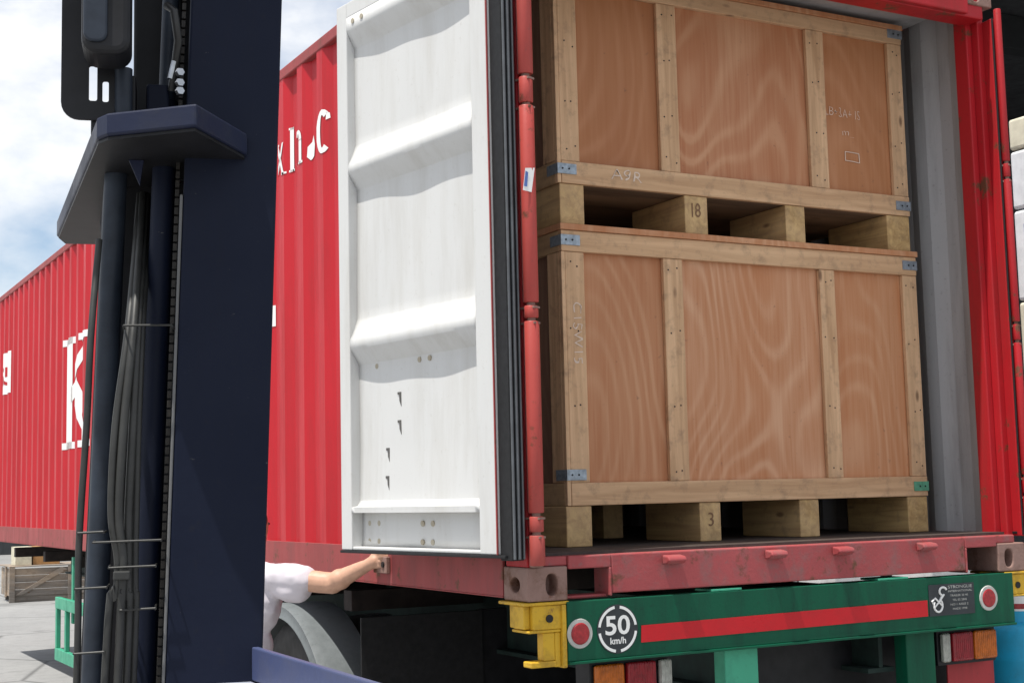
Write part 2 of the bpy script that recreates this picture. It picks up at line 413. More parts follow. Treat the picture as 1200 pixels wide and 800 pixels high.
# castings with hand holes
for cx in (0, 1):
    for cy in (0, 1):
        for cz in (0, 1):
            x0 = 0 if cx == 0 else WD - .162; y0 = 0 if cy == 0 else L - .178; z0 = 0 if cz == 0 else H - .118
            o = MB().box(x0, x0 + .162, y0 - .004, y0 + .174, z0, z0 + .118).build('corner_casting', M['cast'], ct)
            if cy == 0:
                hx = x0 + (.098 if cx == 0 else .064); ell = []
                for q in range(20):
                    t = 2 * PI * q / 20; ell.append((hx + .024 * math.copysign(abs(math.cos(t)) ** .8, math.cos(t)), y0 - .05, z0 + .056 + .038 * math.copysign(abs(math.sin(t)) ** .8, math.sin(t))))
                cA = MB().prism(ell, (0, .11, 0)).build('c', None)
                xs = x0 - .05 if cx == 0 else x0 + .1
                ell2 = [(xs, y0 + .09 + .035 * math.cos(2 * PI * q / 20), z0 + .056 + .026 * math.sin(2 * PI * q / 20)) for q in range(20)]
                cB = MB().prism(ell2, (.1, 0, 0)).build('c', None)
                cut(o, [cA, cB])
            b_ = o.modifiers.new('bevel', 'BEVEL'); b_.width = .006; b_.segments = 2; b_.limit_method = 'ANGLE'; b_.angle_limit = R(50)
# door sill with forklift-side cut-outs
mb = MB()
mb.box(.345, 2.085, -.004, .10, .014, .152)
mb.box(.166, .3445, -.004, .10, .106, .152); mb.box(2.0855, 2.272, -.004, .10, .106, .152)
mb.box(.05, .1655, .004, .10, .119, .152); mb.box(2.2725, WD - .05, .004, .10, .119, .152)
mb.box(.333, .3445, -.007, .1, .004, .107); mb.box(2.0855, 2.096, -.007, .1, .004, .107)
mb.box(.166, .3445, .02, .1, -.0, .012)
sill = mb.build('door_sill', M['red_sill'], ct, .007)
MB().box(.05, WD - .05, .101, .16, .14, .160).build('threshold_plate', M['red_sill'], ct, .003)
for x in (.603, 1.075, 1.408, 1.852):
    mb = MB()
    pr = [(x - .042, -.005, .142), (x + .042, -.005, .142), (x + .042, -.05, .134), (x + .040, -.058, .118), (x + .022, -.058, .104), (x + .014, -.005, .100), (x - .014, -.005, .100), (x - .022, -.058, .104), (x - .040, -.058, .118), (x - .042, -.05, .134)]
    mb.prism([(x - .040, -.005, .140), (x - .040, -.045, .134), (x - .040, -.052, .120), (x - .040, -.035, .108), (x - .040, -.005, .104)], (.080, 0, 0))
    o = mb.build('lock_keeper', M['red_sill'], sill, .005)
# hinge pipes at the corner posts
def pipe(x, y, r, breaks, mat):
    z = .125; segs = []
    for b_ in breaks + [2.47]:
        segs.append((z, b_ - .006)); z = b_ + .006
    root = None
    for i, (z0, z1) in enumerate(segs):
        rr = r * (.92 if i % 2 else 1)
        o = MB().tube([(x, y, z0), (x, y, z0 + .004), (x, y, z1 - .004), (x, y, z1)], [rr * .9, rr, rr, rr * .9], 20).build('hinge_barrel', mat, ct, smooth=True)
    for b_ in breaks:
        MB().tube([(x, y, b_ - .006), (x, y, b_ + .006)], r * .55, 12).build('hinge_pin', M['cast'], ct)
        MB().prism([(x - r * .2, y - r * 1.12, b_ - .016), (x + r * .9, y - r * .7, b_ - .016), (x + r * .9, y + r, b_ - .016), (x - r, y + r, b_ - .016)], (0, 0, .007)).build('hinge_collar', M['cast'], ct)
pipe(.026, -.030, .028, [.235, .30, .98, 1.035, 1.755, 1.86], M['red_pipe'])
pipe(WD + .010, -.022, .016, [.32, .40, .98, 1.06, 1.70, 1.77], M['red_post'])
MB().box(.006, .050, -.036, -.004, .119, .232).build('hinge_foot', M['cast'], ct, .006)
# a label on the left pipe
Ly = -.0595
o = MB().prism([(-.012, Ly, 1.435), (.022, Ly - .001, 1.43), (.040, Ly + .004, 1.52), (.000, Ly, 1.515)], (0, -.0008, 0)).build('sticker', M['decal'], ct)
MB().prism([(-.008, Ly - .0015, 1.45), (.004, Ly - .002, 1.448), (.010, Ly - .0018, 1.50), (.0, Ly - .0015, 1.505)], (0, -.0008, 0)).build('sticker_print', M['tagblue'], o)

# --- doors, swung open along the sides
def door(mirror):
    ang = R(8.5)
    Hh = Vector((-.080, -.028, 0)); e = Vector((-math.sin(ang), math.cos(ang), 0)); t = Vector((math.cos(ang), math.sin(ang), 0))
    def Wp(a, d, z):      # a along door from hinge, d depth from the white face into thickness, z
        q = Hh + e * a + t * d; q.z = z
        if mirror: q.x = WD - .034 - q.x; q.y += .022
        return q
    A0, A1, Z0, Z1 = .10, 1.135, .165, 2.425
    root = bpy.data.objects.new('door', None); COL.objects.link(root); root.parent = ct
    root['label'] = ('right' if mirror else 'left') + ' rear door swung open against the container side'
    def bxd(mb, a0, a1, d0, d1, z0, z1):
        pts = [Wp(a0, d0, z0), Wp(a1, d0, z0), Wp(a1, d1, z0), Wp(a0, d1, z0)]
        mb.prism(pts, (0, 0, z1 - z0))
    # frame
    mb = MB(); bxd(mb, .064, .175, 0, .068, Z0, Z1); bxd(mb, 1.055, 1.135, 0, .068, Z0, Z1)
    bxd(mb, .1755, 1.0545, .0, .058, 2.36, Z1); bxd(mb, .1755, 1.0545, .004, .058, Z0, .178)
    mb.build('door_frame', M['white'], root, .004)
    # corrugated panel: depth profile along z, plus a slight dishing of the sheet
    prof = [(.178, .056), (.300, .058), (.3135, .058), (.3140, .002), (.334, .002), (.338, .030), (.36, .046), (.55, .052), (.80, .055), (.905, .056), (.912, .054), (.972, .006), (.985, .002), (1.000, .002), (1.015, .006), (1.085, .048), (1.10, .052), (1.24, .053), (1.50, .055), (1.630, .056), (1.638, .054), (1.700, .006), (1.712, .002), (1.726, .002), (1.740, .006), (1.810, .048), (1.825, .052), (1.95, .053), (2.13, .055), (2.228, .056), (2.236, .054), (2.298, .006), (2.31, .002), (2.36, .002)]
    zs = [p_[0] for p_ in prof]; fz = []
    for (za, _), (zb, _) in zip(prof, prof[1:]):
        n_ = max(1, int((zb - za) / .03)); fz += [za + (zb - za) * i / n_ for i in range(n_)]
    fz.append(prof[-1][0])
    def dep(z):
        for (za, da), (zb, db) in zip(prof, prof[1:]):
            if za <= z <= zb: return da + (db - da) * (z - za) / (zb - za + 1e-9)
        return .03
    bm = bmesh.new(); na = 30; grid = []
    for z in fz:
        row = []
        for i in range(na + 1):
            a = .1755 + (1.0545 - .1755) * i / na; d = dep(z)
            f = min(1, max(0, (d - .02) / .02))
            u = i / na
            wav = .013 * (math.sin(u * PI * 1.1 - .5 + z * .6) * .7 - .3) * (.35 + .65 * u) + .0022 * math.sin(u * 12 + z * 5)
            row.append(bm.verts.new(Wp(a, d + f * (wav - .002), z)))
        grid.append(row)
    for r0, r1 in zip(grid, grid[1:]):
        for i in range(na): bm.faces.new((r0[i], r0[i + 1], r1[i + 1], r1[i]))
    bmesh.ops.recalc_face_normals(bm, faces=bm.faces)
    me = bpy.data.meshes.new('door_panel'); bm.to_mesh(me); bm.free()
    o = link('door_panel', me, M['white'], root); m = o.modifiers.new('s', 'SOLIDIFY'); m.thickness = .004; m.offset = 0
    for p_ in me.polygons: p_.use_smooth = True
    me.set_sharp_from_angle(angle=R(20))
    # outer skin
    mb = MB(); bxd(mb, .09, 1.13, .0685, .076, Z0, Z1); mb.build('outer_skin', M['red'], root)
    # gasket on the hinge edge
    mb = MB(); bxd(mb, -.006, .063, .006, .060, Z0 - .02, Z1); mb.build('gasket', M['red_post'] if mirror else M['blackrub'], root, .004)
    mb = MB(); bxd(mb, .0, .012, .020, .026, Z0, Z1)
    o = MB()
    for d0, r_ in ((.014, .005), (.034, .006), (.054, .004)):
        q0, q1 = Wp(-.010, d0, Z0 - .015), Wp(-.010, d0, Z1); o.tube([q0, q1], r_, 8)
    o.build('gasket_lip', M['gasketgrey' if not mirror else 'blackrub'], root, smooth=True)
    mb.bm.free()
    mb = MB(); bxd(mb, .0635, .0690, -.006, -.0005, Z0, Z1); mb.build('edge_trim', M['red_dull'], root)
    mb = MB(); bxd(mb, .02, 1.138, -.006, .064, Z0 - .012, Z0 - .001); mb.build('bottom_seal', M['blackrub'], root, .002)
    if mirror: return root
    # bolts in pairs
    for (aa, zz) in [(1.0, .20), (.93, .20), (.62, .20), (.55, .20), (1.0, .27), (.93, .27), (.62, .27), (.55, .27), (1.0, .895), (.93, .895), (.62, .895), (.55, .895), (1.0, 2.335), (.93, 2.335)]:
        dd = dep(zz); c0, c1 = Wp(aa, dd - .006, zz), Wp(aa, dd + .004, zz)
        MB().tube([c0, c1], .011, 10).build('bolt', M['rustybolt'], root)
    # four slots punched by the tie-down hooks
    for (aa, zz) in [(.76, .760), (.76, .650), (.845, .545), (.845, .435)]:
        dd = dep(zz) - .006; pts = [Wp(aa + .015, dd, zz + .020), Wp(aa - .008, dd, zz + .020), Wp(aa - .010, dd, zz - .036), Wp(aa + .002, dd, zz - .014), Wp(aa + .003, dd, zz + .008), Wp(aa + .015, dd, zz + .011)]
        MB().prism(pts, t * (.012)).build('slot', M['slotgrey'], root)
    # lock cam at the foot
    return root
door(False); door(True)
# lock housing on the side rail
mb = MB(); mb.box(-.020, -.001, 1.17, 1.31, .055, .125)
o = mb.build('lock_holder', M['cast'], ct, .004)
for yy in (1.20, 1.245, 1.285):
    MB().lathe([(.012, -.026), (.012, -.02)], (0, yy, .092), 'x', 14).build('bolt_hole', M['black'], o)

# --- lettering on the side: conformed to the corrugation
def decal(name, bms, parent=ct):
    """bms: bmesh in (Y, Z) as (x->y, y->z). Cuts along breakpoints and bends onto the sheet"""
    bm = bms; bmesh.ops.triangulate(bm, faces=bm.faces)
    ys = [v.co.x for v in bm.verts]; y0, y1 = min(ys), max(ys)
    for yb in YB:
        if y0 < yb < y1:
            bmesh.ops.bisect_plane(bm, geom=bm.verts[:] + bm.edges[:] + bm.faces[:], plane_co=(yb, 0, 0), plane_no=(1, 0, 0))
    for v in bm.verts:
        y, z = v.co.x, v.co.y; v.co = Vector((.0015 + corr(y), y, z))
    me = bpy.data.meshes.new(name); bm.to_mesh(me); bm.free(); return link(name, me, M['decal'], parent)
def polys(ps):
    bm = bmesh.new()
    for p_ in ps:
        vs = [bm.verts.new((x, y, 0)) for x, y in p_]; bm.faces.new(vs)
    return bm
def arc(cx, cy, rx, ry, w, a0, a1, n=14, wy=None):
    wy = wy or w * .55; out = []
    for i in range(n):
        t0, t1 = R(a0 + (a1 - a0) * i / n), R(a0 + (a1 - a0) * (i + 1) / n)
        P_ = lambda t, k_: (cx + math.cos(t) * (rx - k_ * w), cy + math.sin(t) * (ry - k_ * wy))
        out.append([P_(t0, 0), P_(t1, 0), P_(t1, 1), P_(t0, 1)])
    return out
def glyph(ch):
    if ch == 'l': return [[(.05, 0), (.26, 0), (.26, 1.4), (.05, 1.4)], [(0, 0), (.32, 0), (.32, .07), (0, .07)], [(0, 1.33), (.22, 1.33), (.22, 1.4), (0, 1.4)]], .38
    if ch == 'n': return [[(.05, 0), (.25, 0), (.25, .95), (.05, .95)], [(0, 0), (.31, 0), (.31, .07), (0, .07)], [(0, .88), (.22, .88), (.22, .95), (0, .95)], [(.46, 0), (.66, 0), (.66, .68), (.46, .68)], [(.42, 0), (.72, 0), (.72, .07), (.42, .07)]] + arc(.41, .66, .25, .31, .20, 0, 150), .78
    if ch == 'c': return arc(.36, .48, .34, .50, .23, 55, 305) + [[(.48, .72), (.62, .74), (.60, .86), (.50, .90)]], .72
    if ch == 'e': return arc(.36, .48, .34, .50, .15, 10, 305) + [[(.12, .44), (.68, .44), (.70, .52), (.12, .52)]], .76
    if ch == 'x': return [[(.0, .95), (.16, .95), (.62, 0), (.46, 0)], [(.46, .95), (.58, .95), (.14, 0), (.02, 0)], [(.40, 0), (.70, 0), (.70, .06), (.40, .06)], [(-.06, .89), (.24, .89), (.24, .95), (-.06, .95)]], .74
    if ch == ',': return arc(.16, .22, .15, .30, .15, 0, 359) , .34
    if ch == 'K': return [[(.08, 0), (.36, 0), (.36, 1), (.08, 1)], [(0, 0), (.46, 0), (.46, .06), (0, .06)], [(0, .94), (.46, .94), (.46, 1), (0, 1)],
                          [(.34, .40), (.44, .50), (.88, .94), (.76, .94), (.34, .54)], [(.64, .94), (1.0, .94), (1.0, 1), (.64, 1)],
                          [(.44, .52), (.60, .62), (1.0, .06), (.76, .06)], [(.64, 0), (1.10, 0), (1.10, .06), (.64, .06)]], 1.15
def word(s, y_left, z0, h, step=1.0, gap=0.):
    """reads left to right as seen from outside: y decreases"""
    ps = []; x = 0
    for ch in s:
        gl, adv = glyph(ch); ps += [[(y_left - (x + px) * h, z0 + py * h) for px, py in q] for q in gl]; x += adv + gap
    return polys(ps)
for ch, yl, hh in (('x', 2.575, .175), ('l', 2.435, .165), ('n', 2.325, .180), ('c', 2.000, .215), ('c', 1.72, .215)):
    decal('lettering', word(ch, yl, 2.030 - (.012 if ch in 'ce' else 0), hh))
decal('lettering', polys([[(2.165, 2.05), (2.14, 2.03), (2.105, 2.045), (2.095, 2.10), (2.11, 2.15), (2.13, 2.12), (2.16, 2.10)]]))
decal('lettering', word('K', 8.06, .83, .93))
decal('lettering', polys([[(2.76, 1.27), (2.685, 1.27), (2.685, 1.38), (2.76, 1.38)]]))
o = decal('side_placard', polys([[(11.30, 1.52), (10.78, 1.52), (10.78, 1.95), (11.30, 1.95)]]))
bm = text_bm('S5', .2, .004)
for v_ in bm.verts: v_.co = Vector((11.25 - v_.co.x * 1.6, 1.62 + v_.co.y * 1.3, 0))
d2 = decal('placard_print', bm, o); d2.data.materials.clear(); d2.data.materials.append(M['red']); d2.location.x = -.002

# ------------------------------------------------------------------ crates
def crate(label, x0, x1, yf, zb, zr0, zr1, zt0, zt1, ztop, stiles, skids, plyset, dx, strapc):
    """skids from zb to zr0, bottom rail zr0..zr1, top rail zt0..zt1, lid to ztop"""
    D = 1.12
    cr_ = thing('wooden_crate', label, 'crate', ((x0 + x1) / 2, yf + D / 2, zb), 'plywood crates stacked in the container')
    T = .022
    edges = [x0 + .11] + [a for st in stiles for a in st] + [x1 - .11]
    # front plywood in three sheets, split behind the stiles
    cuts = [x0 + .02] + [(a + b_) / 2 for a, b_ in stiles] + [x1 - .02]
    for i in range(3):
        MB().box(cuts[i] + .001, cuts[i + 1] - .001, yf + T, yf + T + .012, zr0 + .01, zt1 - .002).build('plywood_panel', PLYS[plyset[i]], cr_)
    MB().box(x0 + T, x0 + T + .012, yf + T + .013, yf + D - T, zr0, zt1).build('plywood_panel', PLYSIDE, cr_)
    MB().box(x1 - T - .012, x1 - T, yf + T + .013, yf + D - T, zr0, zt1).build('plywood_panel', PLYSIDE, cr_)
    MB().box(x0 + .03, x1 - .03, yf + D - T - .012, yf + D - T, zr0, zt1).build('plywood_panel', PLYSIDE, cr_)
    # front battens
    MB().box(x0 + .018, x1, yf - .002, yf + T - .001, zr0, zr1).build('bottom_rail', P0, cr_, .003)
    MB().box(x0, x1, yf - .003, yf + T - .001, zt0, zt1).build('top_rail', P0, cr_, .003)
    MB().box(x0, x0 + .017, yf, yf + T - .001, zr0, zt0 - .001).build('corner_batten', P2, cr_, .002)
    MB().box(x0 + .018, x0 + .105, yf + .001, yf + T - .001, zr1 + .001, zt0 - .001).build('stile', P2, cr_, .003)
    MB().box(x1 - .085, x1, yf + .001, yf + T - .001, zr1 + .001, zt0 - .001).build('stile', P2, cr_, .003)
    for a, b_ in stiles: MB().box(a, b_, yf + .001, yf + T - .001, zr1 + .001, zt0 - .001).build('stile', P2, cr_, .003)
    # side battens
    for xa, xb in ((x0, x0 + T - .001), (x1 - T + .001, x1)):
        MB().box(xa, xb, yf + T, yf + D - T, zr0, zr1).build('side_rail', P1, cr_, .003)
        MB().box(xa, xb, yf + T, yf + D - T, zt0, zt1).build('side_rail', P1, cr_, .003)
        for ya in (yf + T, yf + D / 2 - .045, yf + D - T - .09):
            MB().box(xa, xb, ya, ya + .09, zr1 + .001, zt0 - .001).build('side_stile', P2, cr_, .003)
    MB().box(x0, x1, yf + D - T + .001, yf + D, zr0, zr1).build('back_rail', P0, cr_, .003)
    MB().box(x0, x1, yf + D - T + .001, yf + D, zt0, zt1).build('back_rail', P0, cr_, .003)
    MB().box(x0 - .006, x1 + .006, yf - .010, yf + D + .006, zt1 + .001, ztop).build('lid', PLYS[3], cr_, .002)
    MB().box(x0 + .02, x1 - .02, yf + T, yf + D - T, zr0 - .0, zr0 + .02).build('base_board', M['baseboard'], cr_)
    sk = []
    for a, b_ in skids:
        sk.append(MB().box(a, b_, yf + .004, yf + .40, zb, zr0 - .001).build('skid', PF, cr_, .004))
        MB().box(a, b_, yf + .74, yf + D - .004, zb, zr0 - .001).build('skid', PF, cr_, .004)
    # metal corner straps
    for i, (xc, zc) in enumerate([(x0, zt0 + .045), (x1, zt0 + .045), (x0, (zr0 + zr1) / 2 + (.075 if plyset[0] == 0 else .012)), (x1, (zr0 + zr1) / 2)]):
        s_ = 1 if xc == x0 else -1; h_ = .021
        mb = MB(); xa, xb = sorted((xc - s_ * .003, xc + s_ * .085))
        mb.box(xa, xb, yf - .0065, yf - .0035, zc - h_, zc + h_)
        xa, xb = sorted((xc - s_ * .003, xc - s_ * .0005)); mb.box(xa, xb, yf - .0064, yf + .08, zc - h_, zc + h_)
        o = mb.build('corner_strap', strapc[i], cr_, .001)
        for dx_ in (.02, .05): MB().tube([(xc + s_ * dx_, yf - .0085, zc), (xc + s_ * dx_, yf - .006, zc)], .004, 8).build('nail', M['black'], o)
    # nail heads on the stiles
    mb = MB()
    for a, b_ in [(x0 + .018, x0 + .105), (x1 - .085, x1)] + list(stiles):
        for z in (zr1 + .05, (zr1 * 2 + zt0) / 3, (zr1 + 2 * zt0) / 3, zt0 - .05):
            for u in (.3, .7):
                xx = a + (b_ - a) * u + random.uniform(-.01, .01); zz = z + random.uniform(-.015, .015)
                mb.tube([(xx, yf - .0006, zz), (xx, yf + .001, zz)], .0034, 7)
    mb.build('nail_heads', M['black'], cr_)
    return cr_, sk
yf = .39
g4 = M['galv']
lc, lsk = crate('lower of the two stacked plywood crates in the open container, under the other crate', .405, 2.285, yf, .164, .322, .41, 1.318, 1.402, 1.428,
     [(.89, .985), (1.715, 1.80)], [(.40, .515), (1.03, 1.135), (1.55, 1.655), (2.165, 2.283)], (0, 1, 3), 0, [g4, g4, g4, M['greenstrap']])
uc, usk = crate('upper plywood crate with chalk letters, stacked on top of the lower crate', .400, 2.268, yf + .002, 1.429, 1.592, 1.682, 2.398, 2.463, 2.487,
     [(.900, .996), (1.70, 1.80)], [(.41, .522), (1.012, 1.128), (1.545, 1.652), (2.13, 2.266)], (2, 4, 2), 1, [g4, g4, g4, g4])
X, Z = (1, 0, 0), (0, 0, 1)
yy = yf + .0205
text('chalk_writing', 'LB+3A+ IS', .05, (1.812, yy, 2.025), (1, 0, -.03), (0, 0, 1), M['chalk'], uc, fit=(.20, .040), jitter=.004, bold=-.0012)
text('chalk_writing', 'm_', .05, (1.905, yy, 1.935), (1, 0, -.03), (0, 0, 1), M['chalk'], uc, fit=(.07, .025), jitter=.004, bold=-.001)
mb = MB()
for a, b_ in (((1.915, 1.865), (1.995, 1.862)), ((1.915, 1.865), (1.914, 1.825)), ((1.914, 1.825), (1.997, 1.820)), ((1.995, 1.862), (1.997, 1.820))):
    mb.tube([(a[0], yy, a[1]), ((a[0] + b_[0]) / 2, yy, (a[1] + b_[1]) / 2 + .001), (b_[0], yy, b_[1])], .002, 6)
mb.build('chalk_box', M['chalk'], uc)
text('chalk_writing', 'A9R', .07, (.648, yf - .0015, 1.628), (1, 0, -.06), (.1, 0, 1), M['chalk'], uc, fit=(.15, .045), jitter=.006, bold=-.0006)
text('chalk_writing', 'C15W15', .07, (.452, yf - .0005, 1.115), (0, 0, -1), (1, 0, 0), M['chalk'], lc, fit=(.24, .040), jitter=.006, bold=-.0006)
text('pencil_mark', '18', .06, (1.045, yf + .004, 1.50), X, Z, M['pencil'], uc, fit=(.045, .06), jitter=.003)
text('pencil_mark', '3', .06, (1.070, yf + .002, .225), X, Z, M['pencil'], lc, fit=(.028, .055), jitter=.002)

# ------------------------------------------------------------------ trailer
tr = thing('semi_trailer', 'green container trailer with a red striped rear bumper under the red container', 'trailer', (1.22, 5, GZ))
mb = MB()
mb.box(.152, 2.345, -.012, -.004, -.212, -.006); mb.box(.152, 2.345, -.0035, .055, -.013, -.005); mb.box(.152, 2.345, -.022, .05, -.222, -.2125)
mb.box(.152, .158, -.0035, .05, -.212, -.0135); mb.box(2.339, 2.345, -.0035, .05, -.212, -.0135)
bp = mb.build('rear_bumper', M['green'], tr, .002)
for xa, xb in ((.78, .92), (1.60, 1.76)):
    MB().box(xa, xb, -.006, .10, -.0045, .004).build('bumper_pad', M['green_pale'], bp, .002)
MB().prism([(.455, -.0155, -.166), (1.848, -.0155, -.158), (1.848, -.0155, -.094), (.458, -.0155, -.106)], (0, .002, 0)).build('reflective_stripe', M['stripered'], bp)
for x, z in ((.200, -.118), (2.195, -.104)):
    o = MB().lathe([(.0, -.016), (.050, -.016), (.052, -.0125)], (x, 0, z), 'y', 36).build('reflector', M['refring'], bp)
    MB().lathe([(.0, -.021), (.034, -.0205), (.038, -.0165)], (x, 0, z), 'y', 36).build('reflector_lens', M['refred'], o, smooth=True)
# speed sticker
SX, SZ = .356, -.112
st = MB().lathe([(0, -.0145), (.086, -.0145), (.086, -.0125)], (SX, 0, SZ), 'y', 48).build('speed_sticker', M['decalblk'], bp)
mb = MB()
for a0, a1 in ((8, 82), (98, 172), (188, 262), (278, 352)):
    n_ = 12
    for i in range(n_):
        t0, t1 = R(a0 + (a1 - a0) * i / n_), R(a0 + (a1 - a0) * (i + 1) / n_)
        q = [(SX + math.cos(t) * r_, -.0155, SZ + math.sin(t) * r_) for t, r_ in ((t0, .072), (t1, .072), (t1, .082), (t0, .082))]
        mb.bm.faces.new([mb.bm.verts.new(p_) for p_ in q])
mb.build('sticker_ring', M['decal'], st)
text('sticker_digits', '50', .1, (SX - .052, -.0158, SZ - .020), X, Z, M['decal'], st, .002, fit=(.104, .068))
text('sticker_unit', 'km/h', .04, (SX - .033, -.0158, SZ - .052), X, Z, M['decal'], st, .0008, fit=(.066, .024))
# maker's plate
pl = MB().box(1.858, 2.112, -.0150, -.0125, -.160, -.034).build('maker_plate', M['decalblk'], bp)
mb = MB()
def loop(pts, r_): mb.tube([Vector((x, -.0165, z)) for x, z in pts], r_, 6)
S = [(1.935 + .020 * math.cos(t), -.062 + .016 * math.sin(t)) for t in [R(a) for a in range(20, 271, 25)]]
loop(S + [(1.925, -.085)] + [(1.905 + .024 * math.cos(R(a)), -.118 + .026 * math.sin(R(a))) for a in range(60, -240, -25)], .0045)
loop([(1.940, -.075), (1.915, -.10), (1.885, -.125), (1.872, -.100), (1.890, -.088), (1.925, -.118)], .0040)
mb.build('maker_emblem', M['decal'], pl)
text('maker_name', 'STRONGLIE', .03, (1.965, -.0158, -.053), X, Z, M['refring'], pl, fit=(.135, .012))
text('maker_name', 'INTERNATIONAL', .03, (1.965, -.0158, -.068), X, Z, M['refring'], pl, fit=(.135, .008))
for i in range(4): text('maker_lines', ['TRAILER 20 40', 'TEL 02 2845', 'NO 1 AXLE 2', 'MADE 1998'][i], .03, (1.975 + .012 * (i % 2), -.0158, -.086 - i * .018), X, Z, M['refring'], pl, fit=(.10 - .02 * (i % 2), .008))
# twist-lock ends in yellow
for s_ in (0, 1):
    X_ = (lambda x: x) if s_ == 0 else (lambda x: 2.47 - x)
    mb = MB()
    def b3(xa, xb, *r): mb.box(min(X_(xa), X_(xb)), max(X_(xa), X_(xb)), *r)
    b3(-.015, .165, -.006, .19, -.014, -.003)
    b3(.020, .138, .0, .17, -.098, -.0145)
    if s_ == 0: b3(.132, .150, -.010, .17, -.232, -.0145)
    b3(.000, .131, -.002, .12, -.108, -.0985)
    if s_ == 0:
        b3(.062, .108, .004, .05, -.205, -.1085); b3(.108, .1315, .004, .10, -.228, -.1085); b3(.010, .110, .0, .06, -.226, -.2055)
    o = mb.build('twist_lock', M['yellow'], tr, .004)
    MB().lathe([(.0, -.004), (.014, -.004), (.014, .0)], (X_(.085), 0, -.06), 'y', 16).build('lock_hole', M['black'], o)
    mb = MB(); b3(-.005, .02, .02, .10, -.095, -.0145); mb.build('lock_cheek', M['yellow'], o, .004)
# chassis beams, cross beams, underrun guard
for x in (.80, 1.62):
    mb = MB(); mb.box(x, x + .14, .10, 11.9, -.062, -.045); mb.box(x + .06, x + .08, .10, 11.9, -.36, -.0625); mb.box(x, x + .14, .10, 11.9, -.38, -.3605)
    mb.build('main_beam', M['undergreen'], tr, .002)
for y in (2.0, 3.2, 4.8, 6.4, 8.0, 9.6, 11.2):
    MB().box(.16, 2.28, y + .0, y + .10, -.16, -.064).build('cross_beam', M['under'], tr, .003)
for x in (.848, 1.755): MB().box(x, x + .155, .02, .09, -.66, -.2225).build('underrun_post', M['green_pale'] if x < 1 else M['green'], tr, .004)
MB().box(.2, 2.24, .0, .11, -.76, -.661).build('underrun_bar', M['green'], tr, .006)
# tail lights
for s_ in (0, 1):
    xs = [(.292, .415), (.425, .552), (.568, .622)] if s_ == 0 else [(2.158, 2.285), (2.03, 2.148), (1.975, 2.02)]
    a, b_ = min(q[0] for q in xs) - .012, max(q[1] for q in xs) + .012
    zt = -.228
    o = MB().box(a, b_, .06, .16, -.372, zt).build('tail_light', M['black'], tr, .004)
    for (xa, xb), mt, nm in zip(xs, ('lensamb', 'lensred', 'lensclr'), ('amber_lens', 'red_lens', 'clear_lens')):
        q = MB().box(xa, xb, .035, .0595, -.358, zt - .012).build(nm, M[mt], o, .010, seg=3)
    mb = MB(); mb.box(a - .0, b_, .10, .11, zt + .0005, -.16); mb.build('lamp_bracket', M['black'], o)
for xa, xb in ((.30, .56), (2.075, 2.345)):
    MB().box(xa, xb, .12, .128, -.85, -.376).build('number_flap', M['flapred'], tr, .002)
# mudflaps at the wheels
for xa, xb in ((.10, .72), (1.72, 2.34)):
    MB().box(xa, xb, 1.74, 1.752, -1.10, -.17).build('mudflap', M['blackrub'], tr, .002)
for xa, xb in ((.72, 1.72),):
    MB().box(xa, xb, 1.755, 1.80, -.55, -.17).build('cross_beam', M['black'], tr)  # black plate added to darken the space under the container
MB().box(.95, 2.36, .26, .90, -.95, -.075).build('dark_backing', M['black'], tr, .01)  # black box added to block sunlit ground and keep the underside dark
# wheels
def tyre_mb(c_):
    mb = MB()
    pr = [(.29, -.10), (.33, -.125), (.40, -.135), (.46, -.125), (.485, -.105), (.50, -.08), (.502, -.05), (.490, -.047), (.490, -.040), (.503, -.037), (.504, -.006), (.492, -.004), (.492, .004), (.504, .006), (.503, .037), (.490, .040), (.490, .047), (.502, .05), (.50, .08), (.485, .105), (.46, .125), (.40, .135), (.33, .125), (.29, .10)]
    return mb.lathe(pr, c_, 'x', 56, closed=True)
first = None
def wheel(x, y, flip):
    w = bpy.data.objects.new('wheel', None); COL.objects.link(w); w.parent = tr; w.location = Vector((x, y, GZ + .503)) - wloc(tr)
    return w
w0 = wheel(.18, 2.55, 1)
c_ = wloc(w0)
tyre_mb(c_).build('tyre', M['tyre'], w0, smooth=True)
MB().lathe([(.288, -.105), (.30, -.11), (.30, .11), (.288, .105), (.27, .09), (.26, .0), (.10, .03), (.09, -.06), (.0, -.06)], c_, 'x', 40).build('rim', M['rim'], w0, smooth=True)
mb = MB()
for q in range(10):
    a = 2 * PI * q / 10; mb.tube([c_ + Vector((-.02, .15 * math.cos(a), .15 * math.sin(a))), c_ + Vector((.03, .15 * math.cos(a), .15 * math.sin(a)))], .014, 6)
mb.build('wheel_nuts', M['rim'], w0)
for x, y, f in [(.50, 2.55, -1), (2.26, 2.55, -1), (1.94, 2.55, 1), (.18, 3.87, 1), (.50, 3.87, -1), (2.26, 3.87, -1), (1.94, 3.87, 1)]:
    w = wheel(x, y, f); w.rotation_euler.z = PI if f < 0 else 0
    for ch in list(w0.children):
        d_ = ch.copy(); COL.objects.link(d_); d_.parent = w
for y in (2.55, 3.87): MB().tube([(.3, y, GZ + .503), (2.14, y, GZ + .503)], .065, 14).build('axle', M['black'], tr, smooth=True)
